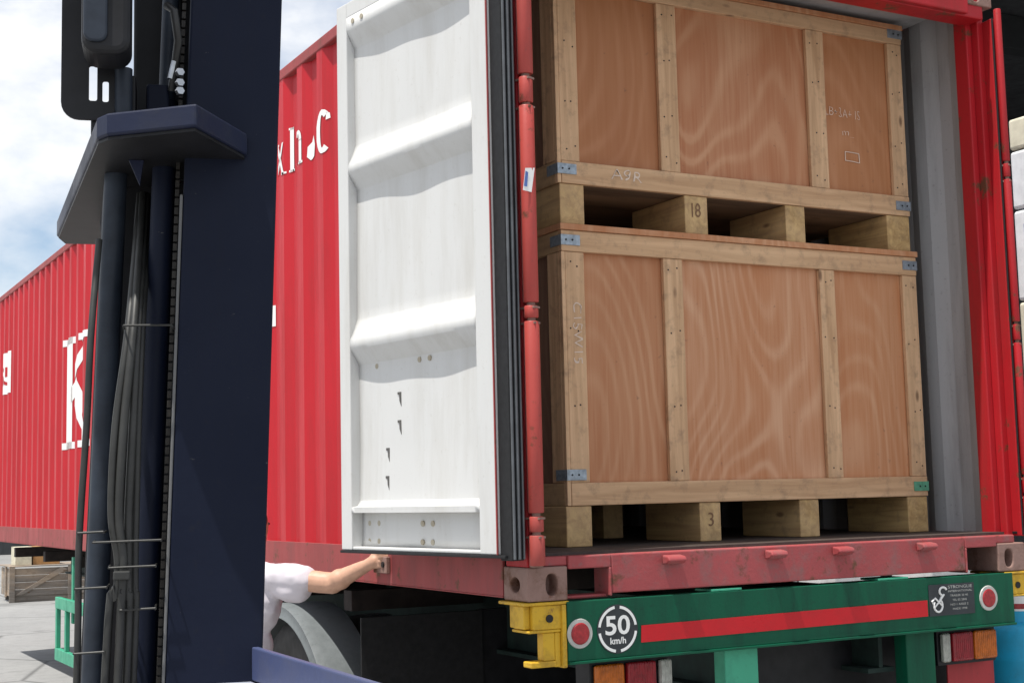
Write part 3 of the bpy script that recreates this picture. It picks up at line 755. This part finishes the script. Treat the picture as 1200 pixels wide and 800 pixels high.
# mudguards
for y in (2.55, 4.02):
    for xa, sgn in ((-.015, 1), (2.453, -1)):
        cy, cz, r_ = y, -.905, .755; bm = bmesh.new(); rows = []
        prof = [(-.004, -.062), (.0, -.058), (.0, -.004), (.008, .0), (.05, .004), (.20, .004), (.262, .0), (.27, -.03)]
        for i in range(37):
            a = R(12 + 156 * i / 36); row = []
            for dx, dr in prof:
                rr = r_ + dr; row.append(bm.verts.new((xa + sgn * dx, cy + rr * math.cos(a), cz + rr * math.sin(a))))
            rows.append(row)
        for p_, q in zip(rows, rows[1:]):
            for j in range(len(prof) - 1): bm.faces.new((p_[j], p_[j + 1], q[j + 1], q[j]))
        bmesh.ops.recalc_face_normals(bm, faces=bm.faces)
        for v_ in bm.verts: v_.co -= wloc(tr)
        me = bpy.data.meshes.new('mudguard'); bm.to_mesh(me); bm.free(); o = link('mudguard', me, M['fender'], tr, True)
        me.set_sharp_from_angle(angle=R(50))
        m = o.modifiers.new('s', 'SOLIDIFY'); m.thickness = .005; m.offset = 0
# side guard ladder
for sx, x in ((0, .0), (1, 2.40)):
    mb = MB()
    mb.box(x, x + .04, 5.6, 8.27, -.50, -.405); mb.box(x, x + .04, 5.6, 8.27, -.93, -.83)
    for y in (8.21, 7.83, 6.9, 5.8): mb.box(x + .002, x + .038, y, y + .055, -.829, -.501)
    for y in (7.75, 6.0): mb.box(x + .041, x + .08, y, y + .06, -.60, -.06)
    mb.build('side_guard', M['green_pale'], tr, .004)
for x in (.62, 1.72): # landing legs
    mb = MB(); mb.box(x, x + .11, 9.0, 9.11, -1.16, -.3); mb.box(x - .07, x + .18, 8.95, 9.16, GZ, -1.161); mb.build('landing_leg', M['green'], tr, .004)

# ------------------------------------------------------------------ forklift mast close to the camera
FV = Vector((math.sin(R(15)), math.cos(R(15)), 0)); RV = Vector((math.cos(R(15)), -math.sin(R(15)), 0))
def F(r, D, z, tilt=True):
    q = CAM + RV * (r + (.034 * (z - .6) if tilt else 0) * D / 2) + FV * D; q.z = z; return q
fk = thing('forklift_truck', 'navy blue forklift mast with hydraulic hoses close in front of the red container', 'forklift', tuple(F(.03, 2.1, GZ, False)))
def fbox(mb, r0, r1, D0, D1, z0, z1, tilt=True):
    pts = [F(r0, D0, z0, tilt), F(r1, D0, z0, tilt), F(r1, D1, z0, tilt), F(r0, D1, z0, tilt)]; top = [F(r0, D0, z1, tilt), F(r1, D0, z1, tilt), F(r1, D1, z1, tilt), F(r0, D1, z1, tilt)]
    a = [mb.bm.verts.new(p_) for p_ in pts]; b_ = [mb.bm.verts.new(p_) for p_ in top]
    mb.bm.faces.new(a[::-1]); mb.bm.faces.new(b_)
    for i in range(4): mb.bm.faces.new((a[i], a[(i + 1) % 4], b_[(i + 1) % 4], b_[i]))
ZT = 2.6
mb = MB(); fbox(mb, .0125, .141, 2.0, 2.018, -1.12, ZT); fbox(mb, .127, .141, 2.0185, 2.20, -1.12, ZT); fbox(mb, .0325, .141, 2.2005, 2.218, -1.12, ZT)
mb.build('mast_channel', M['navy'], fk, .004)
mb = MB(); fbox(mb, .0080, .0122, 2.001, 2.016, -1.12, .80); mb.build('sunlit_edge_strip', M['edge_sunlit'], fk, .0015)  # thin strip standing in for the sunlit plate edge
mb = MB()
z = -.9
while z < 1.2:
    fbox(mb, .001, .0065, 2.03, 2.040, z, z + .010); z += .013
mb.build('lift_chain', M['chain'], fk)
mb = MB(); mb.tube([F(-.016, 2.07, -1.1), F(-.016, 2.07, .95)], .0165, 28); mb.build('lift_cylinder', M['navy'], fk, smooth=True)
mb = MB(); mb.tube([F(-.016, 2.07, .95), F(-.016, 2.07, 1.9)], .012, 20); mb.build('cylinder_rod', M['pipe_dark'], fk, smooth=True)
mb = MB(); fbox(mb, -.107, .0320, 2.20, 2.215, -1.12, .862); fbox(mb, -.107, -.095, 2.2155, 2.34, -1.12, .862); fbox(mb, -.070, .0320, 2.20, 2.215, .8625, ZT)
mb.build('mast_channel', M['black'], fk, .003)
mb = MB(); mb.tube([F(-.0850, 2.12, -1.1), F(-.0850, 2.12, .86)], .0165, 28); mb.build('side_cylinder', M['pipe_dark'], fk, smooth=True)
def smooth_path(pts):
    sm = []
    for i in range(len(pts) - 1):
        p0, p1, p2, p3 = pts[max(i - 1, 0)], pts[i], pts[i + 1], pts[min(i + 2, len(pts) - 1)]
        for j in range(6):
            t = j / 6; sm.append(.5 * ((2 * p1) + (p2 - p0) * t + (2 * p0 - 5 * p1 + 4 * p2 - p3) * t * t + (3 * p1 - p0 - 3 * p2 + p3) * t ** 3))
    return sm + [pts[-1]]
MB().tube(smooth_path([F(-.100, 2.04, .74), F(-.103, 2.0, .60), F(-.1035, 2.0, .477), F(-.1065, 2.0, .317), F(-.102, 2.0, .149), F(-.101, 2.0, -.3), F(-.101, 2.0, -1.0)]), .0048, 10).build('hydraulic_pipe', M['hosegrey'], fk, smooth=True)
for rr in ((-.050, -.0535, -.0650, -.0655, -.0550, -.0550, -.0650, -.064, 1.99), (-.046, -.047, -.0545, -.0560, -.0480, -.0480, -.0485, -.050, 1.985), (-.041, -.042, -.0430, -.0440, -.0420, -.0405, -.0380, -.037, 1.992), (-.036, -.037, -.0370, -.0350, -.0340, -.0320, -.0300, -.030, 2.005)):
    zz = (.83, .62, .477, .36, .30, .247, .149, -.9); D_ = rr[8]
    MB().tube(smooth_path([F(a, D_ + (.16 if q == 0 else .02 if q == 1 else 0), z_) for q, (a, z_) in enumerate(zip(rr, zz))]), .0056, 12).build('hydraulic_hose', M['hosegrey'], fk, smooth=True)
for z, a, b_ in ((.612, -.060, .004), (.322, -.088, -.0), (.288, -.066, -.006), (.262, -.108, -.068), (.232, -.050, -.004), (.178, -.106, -.068), (.335, -.108, -.075)):
    D0 = 1.978
    mb = MB(); mb.tube([F(a, D0, z), F(b_, D0, z + .001)], .0016, 6); mb.tube([F(a, D0, z), F(a - .001, 2.06, z)], .0016, 6); mb.tube([F(b_, D0, z), F(b_ + .001, 2.06, z)], .0016, 6)
    mb.build('hose_clamp', M['hosegrey'], fk)
mb = MB(); fbox(mb, -.060, -.038, 1.968, 1.982, .272, .284); mb.build('clamp_block', M['hosegrey'], fk, .002)
# bracket plate seen from below
zb_ = .856
def Fq(px, D): return F(px, D, zb_, False)
poly = [Fq(-.080, 1.905), Fq(.034, 1.84), Fq(.106, 1.985), Fq(.112, 2.06), Fq(.10, 2.10), Fq(.0, 2.14), Fq(-.11, 2.72), Fq(-.190, 2.72), Fq(-.198, 2.66), Fq(-.094, 1.93)]
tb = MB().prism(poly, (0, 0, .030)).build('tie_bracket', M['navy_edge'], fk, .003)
mb = MB(); cc_ = sum(poly, Vector()) / len(poly); mb.prism([cc_ + (p_ - cc_) * .975 + Vector((0, 0, -.0045)) for p_ in poly], (0, 0, .004)); mb.build('underside_shade', M['black'], tb)  # black sheet that paints the shade below the bracket
mb = MB(); mb.prism([Fq(-.055, 2.02) + Vector((0, 0, -.005)), Fq(-.035, 2.02) + Vector((0, 0, -.005)), Fq(-.040, 2.02) + Vector((0, 0, -.040))], FV * .012)
mb.build('bracket_gusset', M['navy_edge'], fk)
mb = MB(); mb.prism([Fq(-.115, 2.5) + Vector((0, 0, -.002)), Fq(-.105, 2.35) + Vector((0, 0, -.002)), Fq(-.104, 2.36) + Vector((0, 0, -.13))], RV * .01); mb.build('bracket_gusset', M['navy_edge'], fk)
# lamp and its guard plate at the top
def rrect(r0, r1, z0, z1, rad, n_=6, only=None):
    out = []
    for cx, cz, a0 in ((r1 - rad, z1 - rad, 0), (r0 + rad, z1 - rad, 90), (r0 + rad, z0 + rad, 180), (r1 - rad, z0 + rad, 270)):
        for i in range(n_ + 1):
            a = R(a0 + 90 * i / n_); out.append((cx + rad * math.cos(a), cz + rad * math.sin(a)))
    return out
gp = MB().prism([F(r_, 2.00, z, False) for r_, z in rrect(-.1455, -.060, .901, 1.42, .024)], FV * .005).build('lamp_guard', M['black'], fk)
cuts = []
for r0, r1, z0, z1 in ((-.1085, -.0975, .928, .978), (-.0905, -.0820, .927, .957)):
    cuts.append(MB().prism([F(r_, 1.95, z, False) for r_, z in rrect(r0, r1, z0, z1, .003)], FV * .12).build('c', None))
cut(gp, cuts)
lp = MB().prism([F(r_, 1.90, z, False) for r_, z in rrect(-.114, -.050, .966, 1.30, .020)], FV * .08).build('work_lamp', M['black'], fk, .010, seg=3)
mb = MB(); mb.prism([F(r_, 1.895, z, False) for r_, z in rrect(-.111, -.080, .980, 1.28, .012)], FV * .006); mb.build('lamp_cover', M['pipe_dark'], lp, .003)
mb = MB(); fbox(mb, -.076, -.046, 2.02, 2.10, .889, .973, False); fbox(mb, -.106, -.094, 2.006, 2.02, .880, .915, False); mb.build('lamp_bracket', M['black'], fk, .003)
mb = MB(); mb.tube([F(-.062, 2.0, .975, False), F(-.062, 2.0, .895, False)], .012, 12); mb.build('lamp_post', M['pipe_dark'], fk, smooth=True)
mb = MB(); fbox(mb, -.032, .000, 2.03, 2.08, .905, .965, False); mb.build('valve_block', M['navy'], fk, .004)
mb = MB(); fbox(mb, -.052, .020, 2.13, 2.15, .89, 1.6, False); mb.build('valve_plate', M['black'], fk, .004)
mb = MB(); mb.tube([F(.003, 2.03, .955, False), F(.008, 2.02, .99, False), F(.012, 2.0, 1.02, False), F(.006, 1.99, 1.06, False), F(-.004, 2.0, 1.07, False)], .006, 10); mb.build('hydraulic_hose', M['hose'], fk, smooth=True)
for z in (.972, .957, .945): MB().lathe([(.0, -.006), (.0055, -.006), (.007, .0)], F(.014, 1.995, z, False), 'y', 6).build('fitting', M['chrome'], fk)
mb = MB(); mb.tube([F(.006, 1.985, .985, False), F(.0005, 1.985, .96, False)], .0035, 8); mb.build('fitting_pipe', M['chrome'], fk)
# unseen bar added above to shade the upper mast, and the truck's cowl edge
mb = MB(); fbox(mb, -.42, .34, 1.87, 2.30, 1.56, 1.60, False); mb.build('mast_shade_bar', M['navy'], fk, .01)
mb = MB()
def seg(A, B, up0, up1, wd):
    A, B = Vector(A), Vector(B); d_ = (B - A).normalized(); n_ = Vector((0, 0, 1)).cross(d_) * wd
    mb.prism([A + Vector((0, 0, up0)), B + Vector((0, 0, up0)), B + Vector((0, 0, up1)), A + Vector((0, 0, up1))], n_)
A_, B_ = F(.10, 2.05, .174, False), F(.34, 1.02, .174, False)
seg(A_, B_, -.045, 0., .010)
mb.build('cowl_edge', M['cowlblue'], fk, .002)
mb = MB(); seg(A_, B_, -.056, -.046, -.10); seg(A_, B_, -.9, -.057, -.012); mb.build('cowl_panel', M['cowlsunlit'], fk, .002)
# carriage, forks and front wheels below the frame
mb = MB(); fbox(mb, -.35, .35, 2.36, 2.40, -.95, -.87, False); fbox(mb, -.35, .35, 2.36, 2.40, -.62, -.54, False); mb.build('fork_carriage', M['black'], fk, .004)
for r0 in (-.28, .18):
    mb = MB(); fbox(mb, r0, r0 + .10, 2.402, 2.44, -1.19, -.52, False); fbox(mb, r0, r0 + .10, 2.441, 3.45, -1.19, -1.155, False); mb.build('fork', M['black'], fk, .004)
for r0 in (-.40, .30):
    q = F(r0, 1.85, GZ + .24, False); mb = MB(); mb.tube([q, q + RV * .16], .24, 30); mb.build('front_wheel', M['tyre'], fk, .02)
mb = MB(); fbox(mb, -.30, .30, 1.80, 2.0, -1.05, -.93, False); mb.build('front_axle', M['black'], fk, .01)

# ------------------------------------------------------------------ person behind the mast
def capsule(bm, a, b_, ra, rb, seg=14):
    a, b_ = Vector(a), Vector(b_); n_ = 6
    for i in range(n_ + 1):
        t = i / n_; bmesh.ops.create_icosphere(bm, subdivisions=2, radius=ra + (rb - ra) * t, matrix=Matrix.Translation(a + (b_ - a) * t))
    mbx = MB(); mbx.bm.free(); mbx.bm = bm; mbx.tube([a, b_], [ra, rb], seg)
def ell(bm, c_, r_, rot=None):
    m = Matrix.Translation(Vector(c_)) @ (rot or Matrix()) @ Matrix.Diagonal((*r_, 1)); bmesh.ops.create_icosphere(bm, subdivisions=3, radius=1, matrix=m)
pe = thing('person', 'person in a white short sleeved shirt reaching an arm to the open white door', 'person', (-.42, 1.80, GZ))
def finish(bm, name, mat, vox, parent=pe, disp=0., sm=4):
    off = wloc(parent)
    for v_ in bm.verts: v_.co -= off
    me = bpy.data.meshes.new(name); bm.to_mesh(me); bm.free(); o = link(name, me, mat, parent, True)
    r_ = o.modifiers.new('r', 'REMESH'); r_.mode = 'VOXEL'; r_.voxel_size = vox; r_.use_smooth_shade = True
    if sm: s_ = o.modifiers.new('s', 'SMOOTH'); s_.iterations = sm; s_.factor = .5
    if disp:
        tx = bpy.data.textures.new(name, 'CLOUDS'); tx.noise_scale = .085; tx.noise_depth = 1
        d_ = o.modifiers.new('d', 'DISPLACE'); d_.texture = tx; d_.strength = disp; d_.mid_level = .5; d_.texture_coords = 'LOCAL'
    return o
Sr, Sl = Vector((-.330, 1.66, .035)), Vector((-.495, 1.955, .065))
face = Vector((.87, .49, 0)); right = Vector((.49, -.87, 0))
neck = (Sr + Sl) / 2 + Vector((0, 0, .055)); hip = Vector((-.44, 1.83, -.42)); 
Er, Wr = Vector((-.150, 1.455, .010)), Vector((-.060, 1.315, .080))
bm = bmesh.new()
rotz = Matrix.Rotation(math.atan2(face.y, face.x), 4, 'Z')
ell(bm, (Sr + Sl) / 2 + Vector((0, 0, -.12)), (.10, .155, .17), rotz); ell(bm, hip + Vector((0, 0, .12)), (.10, .14, .20), rotz); ell(bm, hip, (.105, .155, .11), rotz)
capsule(bm, Sr, Sl, .052, .052); capsule(bm, neck + Vector((0, 0, -.05)), neck + Vector((.01, .0, .07)), .055, .05)
hd = neck + Vector((.015, .005, .155)); ell(bm, hd, (.092, .074, .112), rotz); ell(bm, hd + face * .03 + Vector((0, 0, -.055)), (.058, .052, .055), rotz)
ell(bm, hd + face * .092 + Vector((0, 0, -.012)), (.016, .012, .022), rotz)
for s_ in (1, -1): ell(bm, hd + right * (.074 * s_) + Vector((0, 0, -.008)), (.018, .008, .028), rotz)
ell(bm, hd + face * .083 + Vector((0, 0, -.055)), (.010, .022, .007), rotz)
capsule(bm, Sr, Er, .052, .046); capsule(bm, Er, Wr, .047, .029)
mid_ = Er + (Wr - Er) * .25; ell(bm, mid_, (.048, .052, .046))
# hand closing on the lock: palm, four curled fingers, thumb
hand_d = (Wr - Er).normalized(); palm = Wr + hand_d * .045; pz = Vector((0, 0, 1))
capsule(bm, Wr, palm + hand_d * .02, .025, .030)
fdir = Vector((.30, -.93, .12)).normalized(); across = Vector((.1, .15, -1)).normalized()
for i, ln_ in enumerate((.068, .076, .070, .056)):
    b0 = palm + hand_d * .03 - across * .028 + across * (.019 * i)
    b1 = b0 + fdir * ln_ * .5 + Vector((-.012, 0, 0)); b2 = b1 + (fdir + Vector((.9, 0, 0))).normalized() * ln_ * .4; b3_ = b2 + Vector((.9, .25, -.1)).normalized() * ln_ * .25
    capsule(bm, b0, b1, .0095, .009, 8); capsule(bm, b1, b2, .009, .0082, 8); capsule(bm, b2, b3_, .0082, .0075, 8)
t0 = palm - across * .022; t1 = t0 + Vector((.012, -.02, .03)); capsule(bm, t0, t1, .012, .010, 8); capsule(bm, t1, t1 + Vector((.022, -.022, .006)), .010, .009, 8)
# left arm hanging, legs
El = Sl + Vector((-.05, .02, -.27)); Wl = El + Vector((.12, .02, -.20)); capsule(bm, Sl, El, .048, .038); capsule(bm, El, Wl, .038, .026)
pl_ = Wl + (Wl - El).normalized() * .05; capsule(bm, Wl, pl_, .024, .028)
for i in range(4):
    b0 = pl_ + right * (.026 - .018 * i) + Vector((0, 0, -.01)); b1 = b0 + Vector((.02, .0, -.035)); capsule(bm, b0, b1, .0095, .009, 8); capsule(bm, b1, b1 + Vector((-.004, 0, -.03)), .009, .008, 8)
capsule(bm, pl_ + right * .02, pl_ + right * .04 + Vector((.03, 0, -.03)), .011, .009, 8)
legs = []
for s_, fx in ((1, .06), (-1, -.10)):
    h_ = hip + right * (.085 * s_) + Vector((0, 0, -.04)); kn = Vector((h_.x + fx, h_.y, GZ + .46)); an = Vector((h_.x + fx * .6 - .03, h_.y, GZ + .09))
    capsule(bm, h_, kn, .082, .056); capsule(bm, kn, an, .055, .036); legs.append((h_, kn, an))
    capsule(bm, an + Vector((0, 0, -.03)), an + face * .13 + Vector((0, 0, -.055)), .036, .026)
finish(bm, 'body', M['skin'], .0055, sm=3)
bm = bmesh.new()   # shirt
ell(bm, (Sr + Sl) / 2 + Vector((0, 0, -.12)), (.118, .172, .18), rotz); ell(bm, hip + Vector((0, 0, .13)), (.122, .162, .22), rotz); ell(bm, hip + Vector((0, 0, .0)), (.125, .17, .12), rotz)
capsule(bm, Sr, Sl, .066, .066); capsule(bm, Sr, Sr + (Er - Sr) * .46, .068, .070); capsule(bm, Sl, Sl + (El - Sl) * .6, .066, .062)
capsule(bm, Sr + (Er - Sr) * .12 + Vector((0, 0, -.035)), Sr + (Er - Sr) * .42 + Vector((0, 0, -.045)), .058, .058)
finish(bm, 'shirt', M['shirt'], .008, disp=.020, sm=3)
bm = bmesh.new()
for h_, kn, an in legs: capsule(bm, h_, kn, .098, .075); capsule(bm, kn, an + Vector((0, 0, .0)), .075, .064)
ell(bm, hip + Vector((0, 0, -.03)), (.122, .168, .10), rotz)
finish(bm, 'trousers', M['trouser'], .012, disp=.02)
bm = bmesh.new()
for h_, kn, an in legs: capsule(bm, an + Vector((-.04, -.01, -.045)), an + face * .17 + Vector((0, 0, -.05)), .043, .036)
finish(bm, 'shoes', M['shoe'], .008)
bm = bmesh.new(); ell(bm, hd - face * .018 + Vector((0, 0, .028)), (.094, .082, .104), rotz)
finish(bm, 'hair', M['hairm'], .008, disp=.012)
for s_ in (1, -1):
    bm = bmesh.new(); ell(bm, hd + face * .083 + right * (.030 * s_) + Vector((0, 0, .006)), (.010, .012, .007), rotz); finish(bm, 'eye', M['black'], .003, sm=0)

# ------------------------------------------------------------------ crates in the yard beyond
q0 = Vector((1.62, 20.6, GZ))
yc = thing('timber_crate', 'weathered grey timber crate with a diagonal brace on the yard behind the trailer', 'crate', tuple(q0 + Vector((.9, .5, 0))))
mb = MB()
for i in range(4): mb.box(q0.x + .03, q0.x + 2.0, q0.y + .03, q0.y + .05, GZ + .10 + i * .115, GZ + .21 + i * .115)
for i in range(4): mb.box(q0.x + .03, q0.x + .05, q0.y + .051, q0.y + 1.0, GZ + .10 + i * .115, GZ + .21 + i * .115); mb.box(q0.x + 1.98, q0.x + 2.0, q0.y + .051, q0.y + 1.0, GZ + .10 + i * .115, GZ + .21 + i * .115)
mb.build('board_wall', M['greywood'], yc, .004)
for xx in (0, .95, 1.93): MB().box(q0.x + xx, q0.x + xx + .09, q0.y, q0.y + .029, GZ, GZ + .58).build('batten', M['greywood'], yc, .004)
MB().box(q0.x + .001, q0.x + .029, q0.y + .4, q0.y + .49, GZ + .08, GZ + .58).build('batten', M['greywood'], yc, .004)
MB().prism([(q0.x + .10, q0.y + .0, GZ + .12), (q0.x + .20, q0.y + .0, GZ + .12), (q0.x + .94, q0.y + .0, GZ + .52), (q0.x + .84, q0.y + .0, GZ + .56)], (0, .028, 0)).build('brace', M['greywood'], yc)
MB().box(q0.x, q0.x + 2.03, q0.y, q0.y + 1.03, GZ + .581, GZ + .60).build('lid', M['greywood'], yc, .004)
mb = MB()
for yy_ in (.0, .45, .9): mb.box(q0.x + .1, q0.x + 1.93, q0.y + .05 + yy_, q0.y + .14 + yy_, GZ, GZ + .099)
mb.build('skid', M['greywood'], yc, .004)
def carton(label, x, y, z, sx, sy, sz, mat, lidm=None):
    c_ = thing('carton', label, 'box', (x + sx / 2, y + sy / 2, z))
    MB().box(x, x + sx, y, y + sy, z, z + sz).build('carton_body', mat, c_, .008)
    MB().box(x + sx * .42, x + sx * .58, y - .002, y - .0005, z + sz * .4, z + sz).build('tape', M['cartonw'], c_)
    mb = MB(); mb.box(x - .002, x + sx / 2 - .003, y - .002, y + sy + .002, z + sz + .0005, z + sz + .006); mb.box(x + sx / 2 + .003, x + sx + .002, y - .002, y + sy + .002, z + sz + .0005, z + sz + .006); mb.build('flap', mat, c_)
carton('small brown carton on the grey timber crate in the yard', q0.x + .42, q0.y + .25, GZ + .601, .44, .4, .30, M['carton'])
carton('small pale carton beside the brown one on the grey timber crate', q0.x + .12, q0.y + .2, GZ + .601, .27, .4, .30, M['cartonw'])

# ------------------------------------------------------------------ right background: open shed, loads
sh = thing('warehouse_shed', 'dark open sided warehouse shed at the right edge behind the container', 'building', (9, 10, GZ))
mb = MB(); mb.box(5.0, 30, -2, 60, 5.6, 5.75); mb.build('roof', M['shed'], sh)
for i in range(7):
    MB().box(5.05, 30, -1.5 + i * 4, -1.3 + i * 4, 5.2, 5.59).build('roof_beam', M['shed_beam'], sh, .01)
mb = MB(); yv = -2
while yv < 40:
    mb.box(14.0, 14.06, yv, yv + .16, GZ, 5.59); mb.box(14.03, 14.08, yv + .1605, yv + .2995, GZ, 5.59); yv += .30
mb.build('back_wall', M['shed'], sh)
mb = MB(); mb.box(5, 30, 45, 45.3, GZ, 5.59); mb.build('end_wall', M['shed'], sh)
mb = MB(); mb.box(4.97, 4.999, -2, 60, 4.9, 5.75); mb.build('fascia', M['shed'], sh)
for y in (2.0, 14, 26, 38):
    mb = MB(); mb.box(5.3, 5.32, y, y + .2, GZ, 5.19); mb.box(5.4, 5.42, y, y + .2, GZ, 5.19); mb.box(5.321, 5.399, y + .095, y + .105, GZ, 5.19); mb.build('column', M['shed_beam'], sh)
# tall wrapped load
def load(name, label, x, y, z0, zs, sx, sy):
    c_ = thing(name, label, 'pallet load', (x + sx / 2, y + sy / 2, GZ))
    z = GZ
    mb = MB()
    for yy_ in (0, sy / 2 - .05, sy - .1): mb.box(x, x + sx, y + yy_, y + yy_ + .1, z, z + .10)
    for i in range(6): mb.box(x + i * sx / 6 + .01, x + (i + 1) * sx / 6 - .01, y, y + sy, z + .101, z + .12)
    mb.build('pallet', M['greywood'], c_, .003); z += .121
    for h_, mt in zs:
        MB().box(x + .02, x + sx - .02, y + .02, y + sy - .02, z, z + h_ - .01).build('wrapped_box', mt, c_, .02, seg=3); z += h_
    return c_
tl = load('wrapped_load', 'tall stack of white wrapped boxes with a cream top box beside the dark shed', 4.60, .95, GZ, [(1.0, M['greywood']), (1.61, M['cartonw']), (.58, M['wrap']), (.38, M['wrap']), (.21, M['cartonw'])], .75, .95)
text('box_print', 'N 7 4 S', .3, (4.6185, 1.80, 1.85), (0, -1, 0), Z, M['tagblue'], tl, fit=(.6, .13))
text('box_print', '2 8 1', .3, (4.6185, 1.75, 1.60), (0, -1, 0), Z, M['tagblue'], tl, fit=(.4, .13))
for i, (x, y) in enumerate(((4.10, 4.05), (4.62, 3.72), (5.16, 3.30))):
    load('wrapped_load', ['white wrapped box on a pallet behind the bumper, left of the other low white boxes', 'white wrapped box on a pallet between the two other low white boxes', 'white wrapped box on a pallet, right of the other low white boxes'][i], x, y, GZ, [(.86 + .04 * i, M['wrap'])], .50, .45)
# gas cylinder
CX, CY = 3.025, .60; cb = -.80
gc = thing('gas_cylinder', 'blue gas cylinder with a collar standing at the right end of the green trailer bumper', 'gas cylinder', (CX, CY, cb))
MB().lathe([(.0, .02), (.13, .02), (.165, .05), (.180, .10), (.180, .33), (.183, .335), (.183, .352), (.180, .357), (.180, .43), (.170, .475), (.135, .505), (.07, .520), (.0, .522)], (CX, CY, cb), 'z', 48).build('cylinder_body', M['cylblue'], gc, smooth=True)
MB().lathe([(.125, -.0), (.130, 0), (.130, .03), (.125, .03)], (CX, CY, cb), 'z', 40, closed=True).build('foot_ring', M['cylblue'], gc, smooth=True)
col_ = MB().lathe([(.102, .512), (.106, .512), (.106, .66), (.109, .665), (.106, .67), (.102, .665)], (CX, CY, cb), 'z', 40, closed=True).build('collar', M['cylblue'], gc, smooth=True)
MB().lathe([(.0, .52), (.03, .52), (.03, .56), (.018, .565), (.018, .61), (.0, .61)], (CX, CY, cb), 'z', 20).build('valve', M['yellow'], gc, smooth=True)
mb = MB()
def bend(a0, a1, z0, z1, r_=.1068):
    for i in range(8):
        t0, t1 = R(a0 + (a1 - a0) * i / 8), R(a0 + (a1 - a0) * (i + 1) / 8)
        mb.bm.faces.new([mb.bm.verts.new((CX + r_ * math.cos(t), CY + r_ * math.sin(t), cb + z)) for t, z in ((t0, z0), (t1, z0), (t1, z1), (t0, z1))])
bend(205, 275, .565, .635); mb.build('collar_label', M['decal'], col_)
mb = MB(); bend(212, 250, .575, .600, .1072); mb.build('label_print', M['refred'], col_)
sc_ = thing('steel_stand', 'low steel stand under the blue gas cylinder', 'stand', (CX, CY, GZ))
MB().box(CX - .22, CX + .22, CY - .22, CY + .22, cb - .02, cb).build('stand_top', M['under'], sc_, .003)
for sx in (-1, 1):
    for sy in (-1, 1): MB().box(CX + sx * .19 - .02, CX + sx * .19 + .02, CY + sy * .19 - .02, CY + sy * .19 + .02, GZ, cb - .021).build('leg', M['under'], sc_, .002)
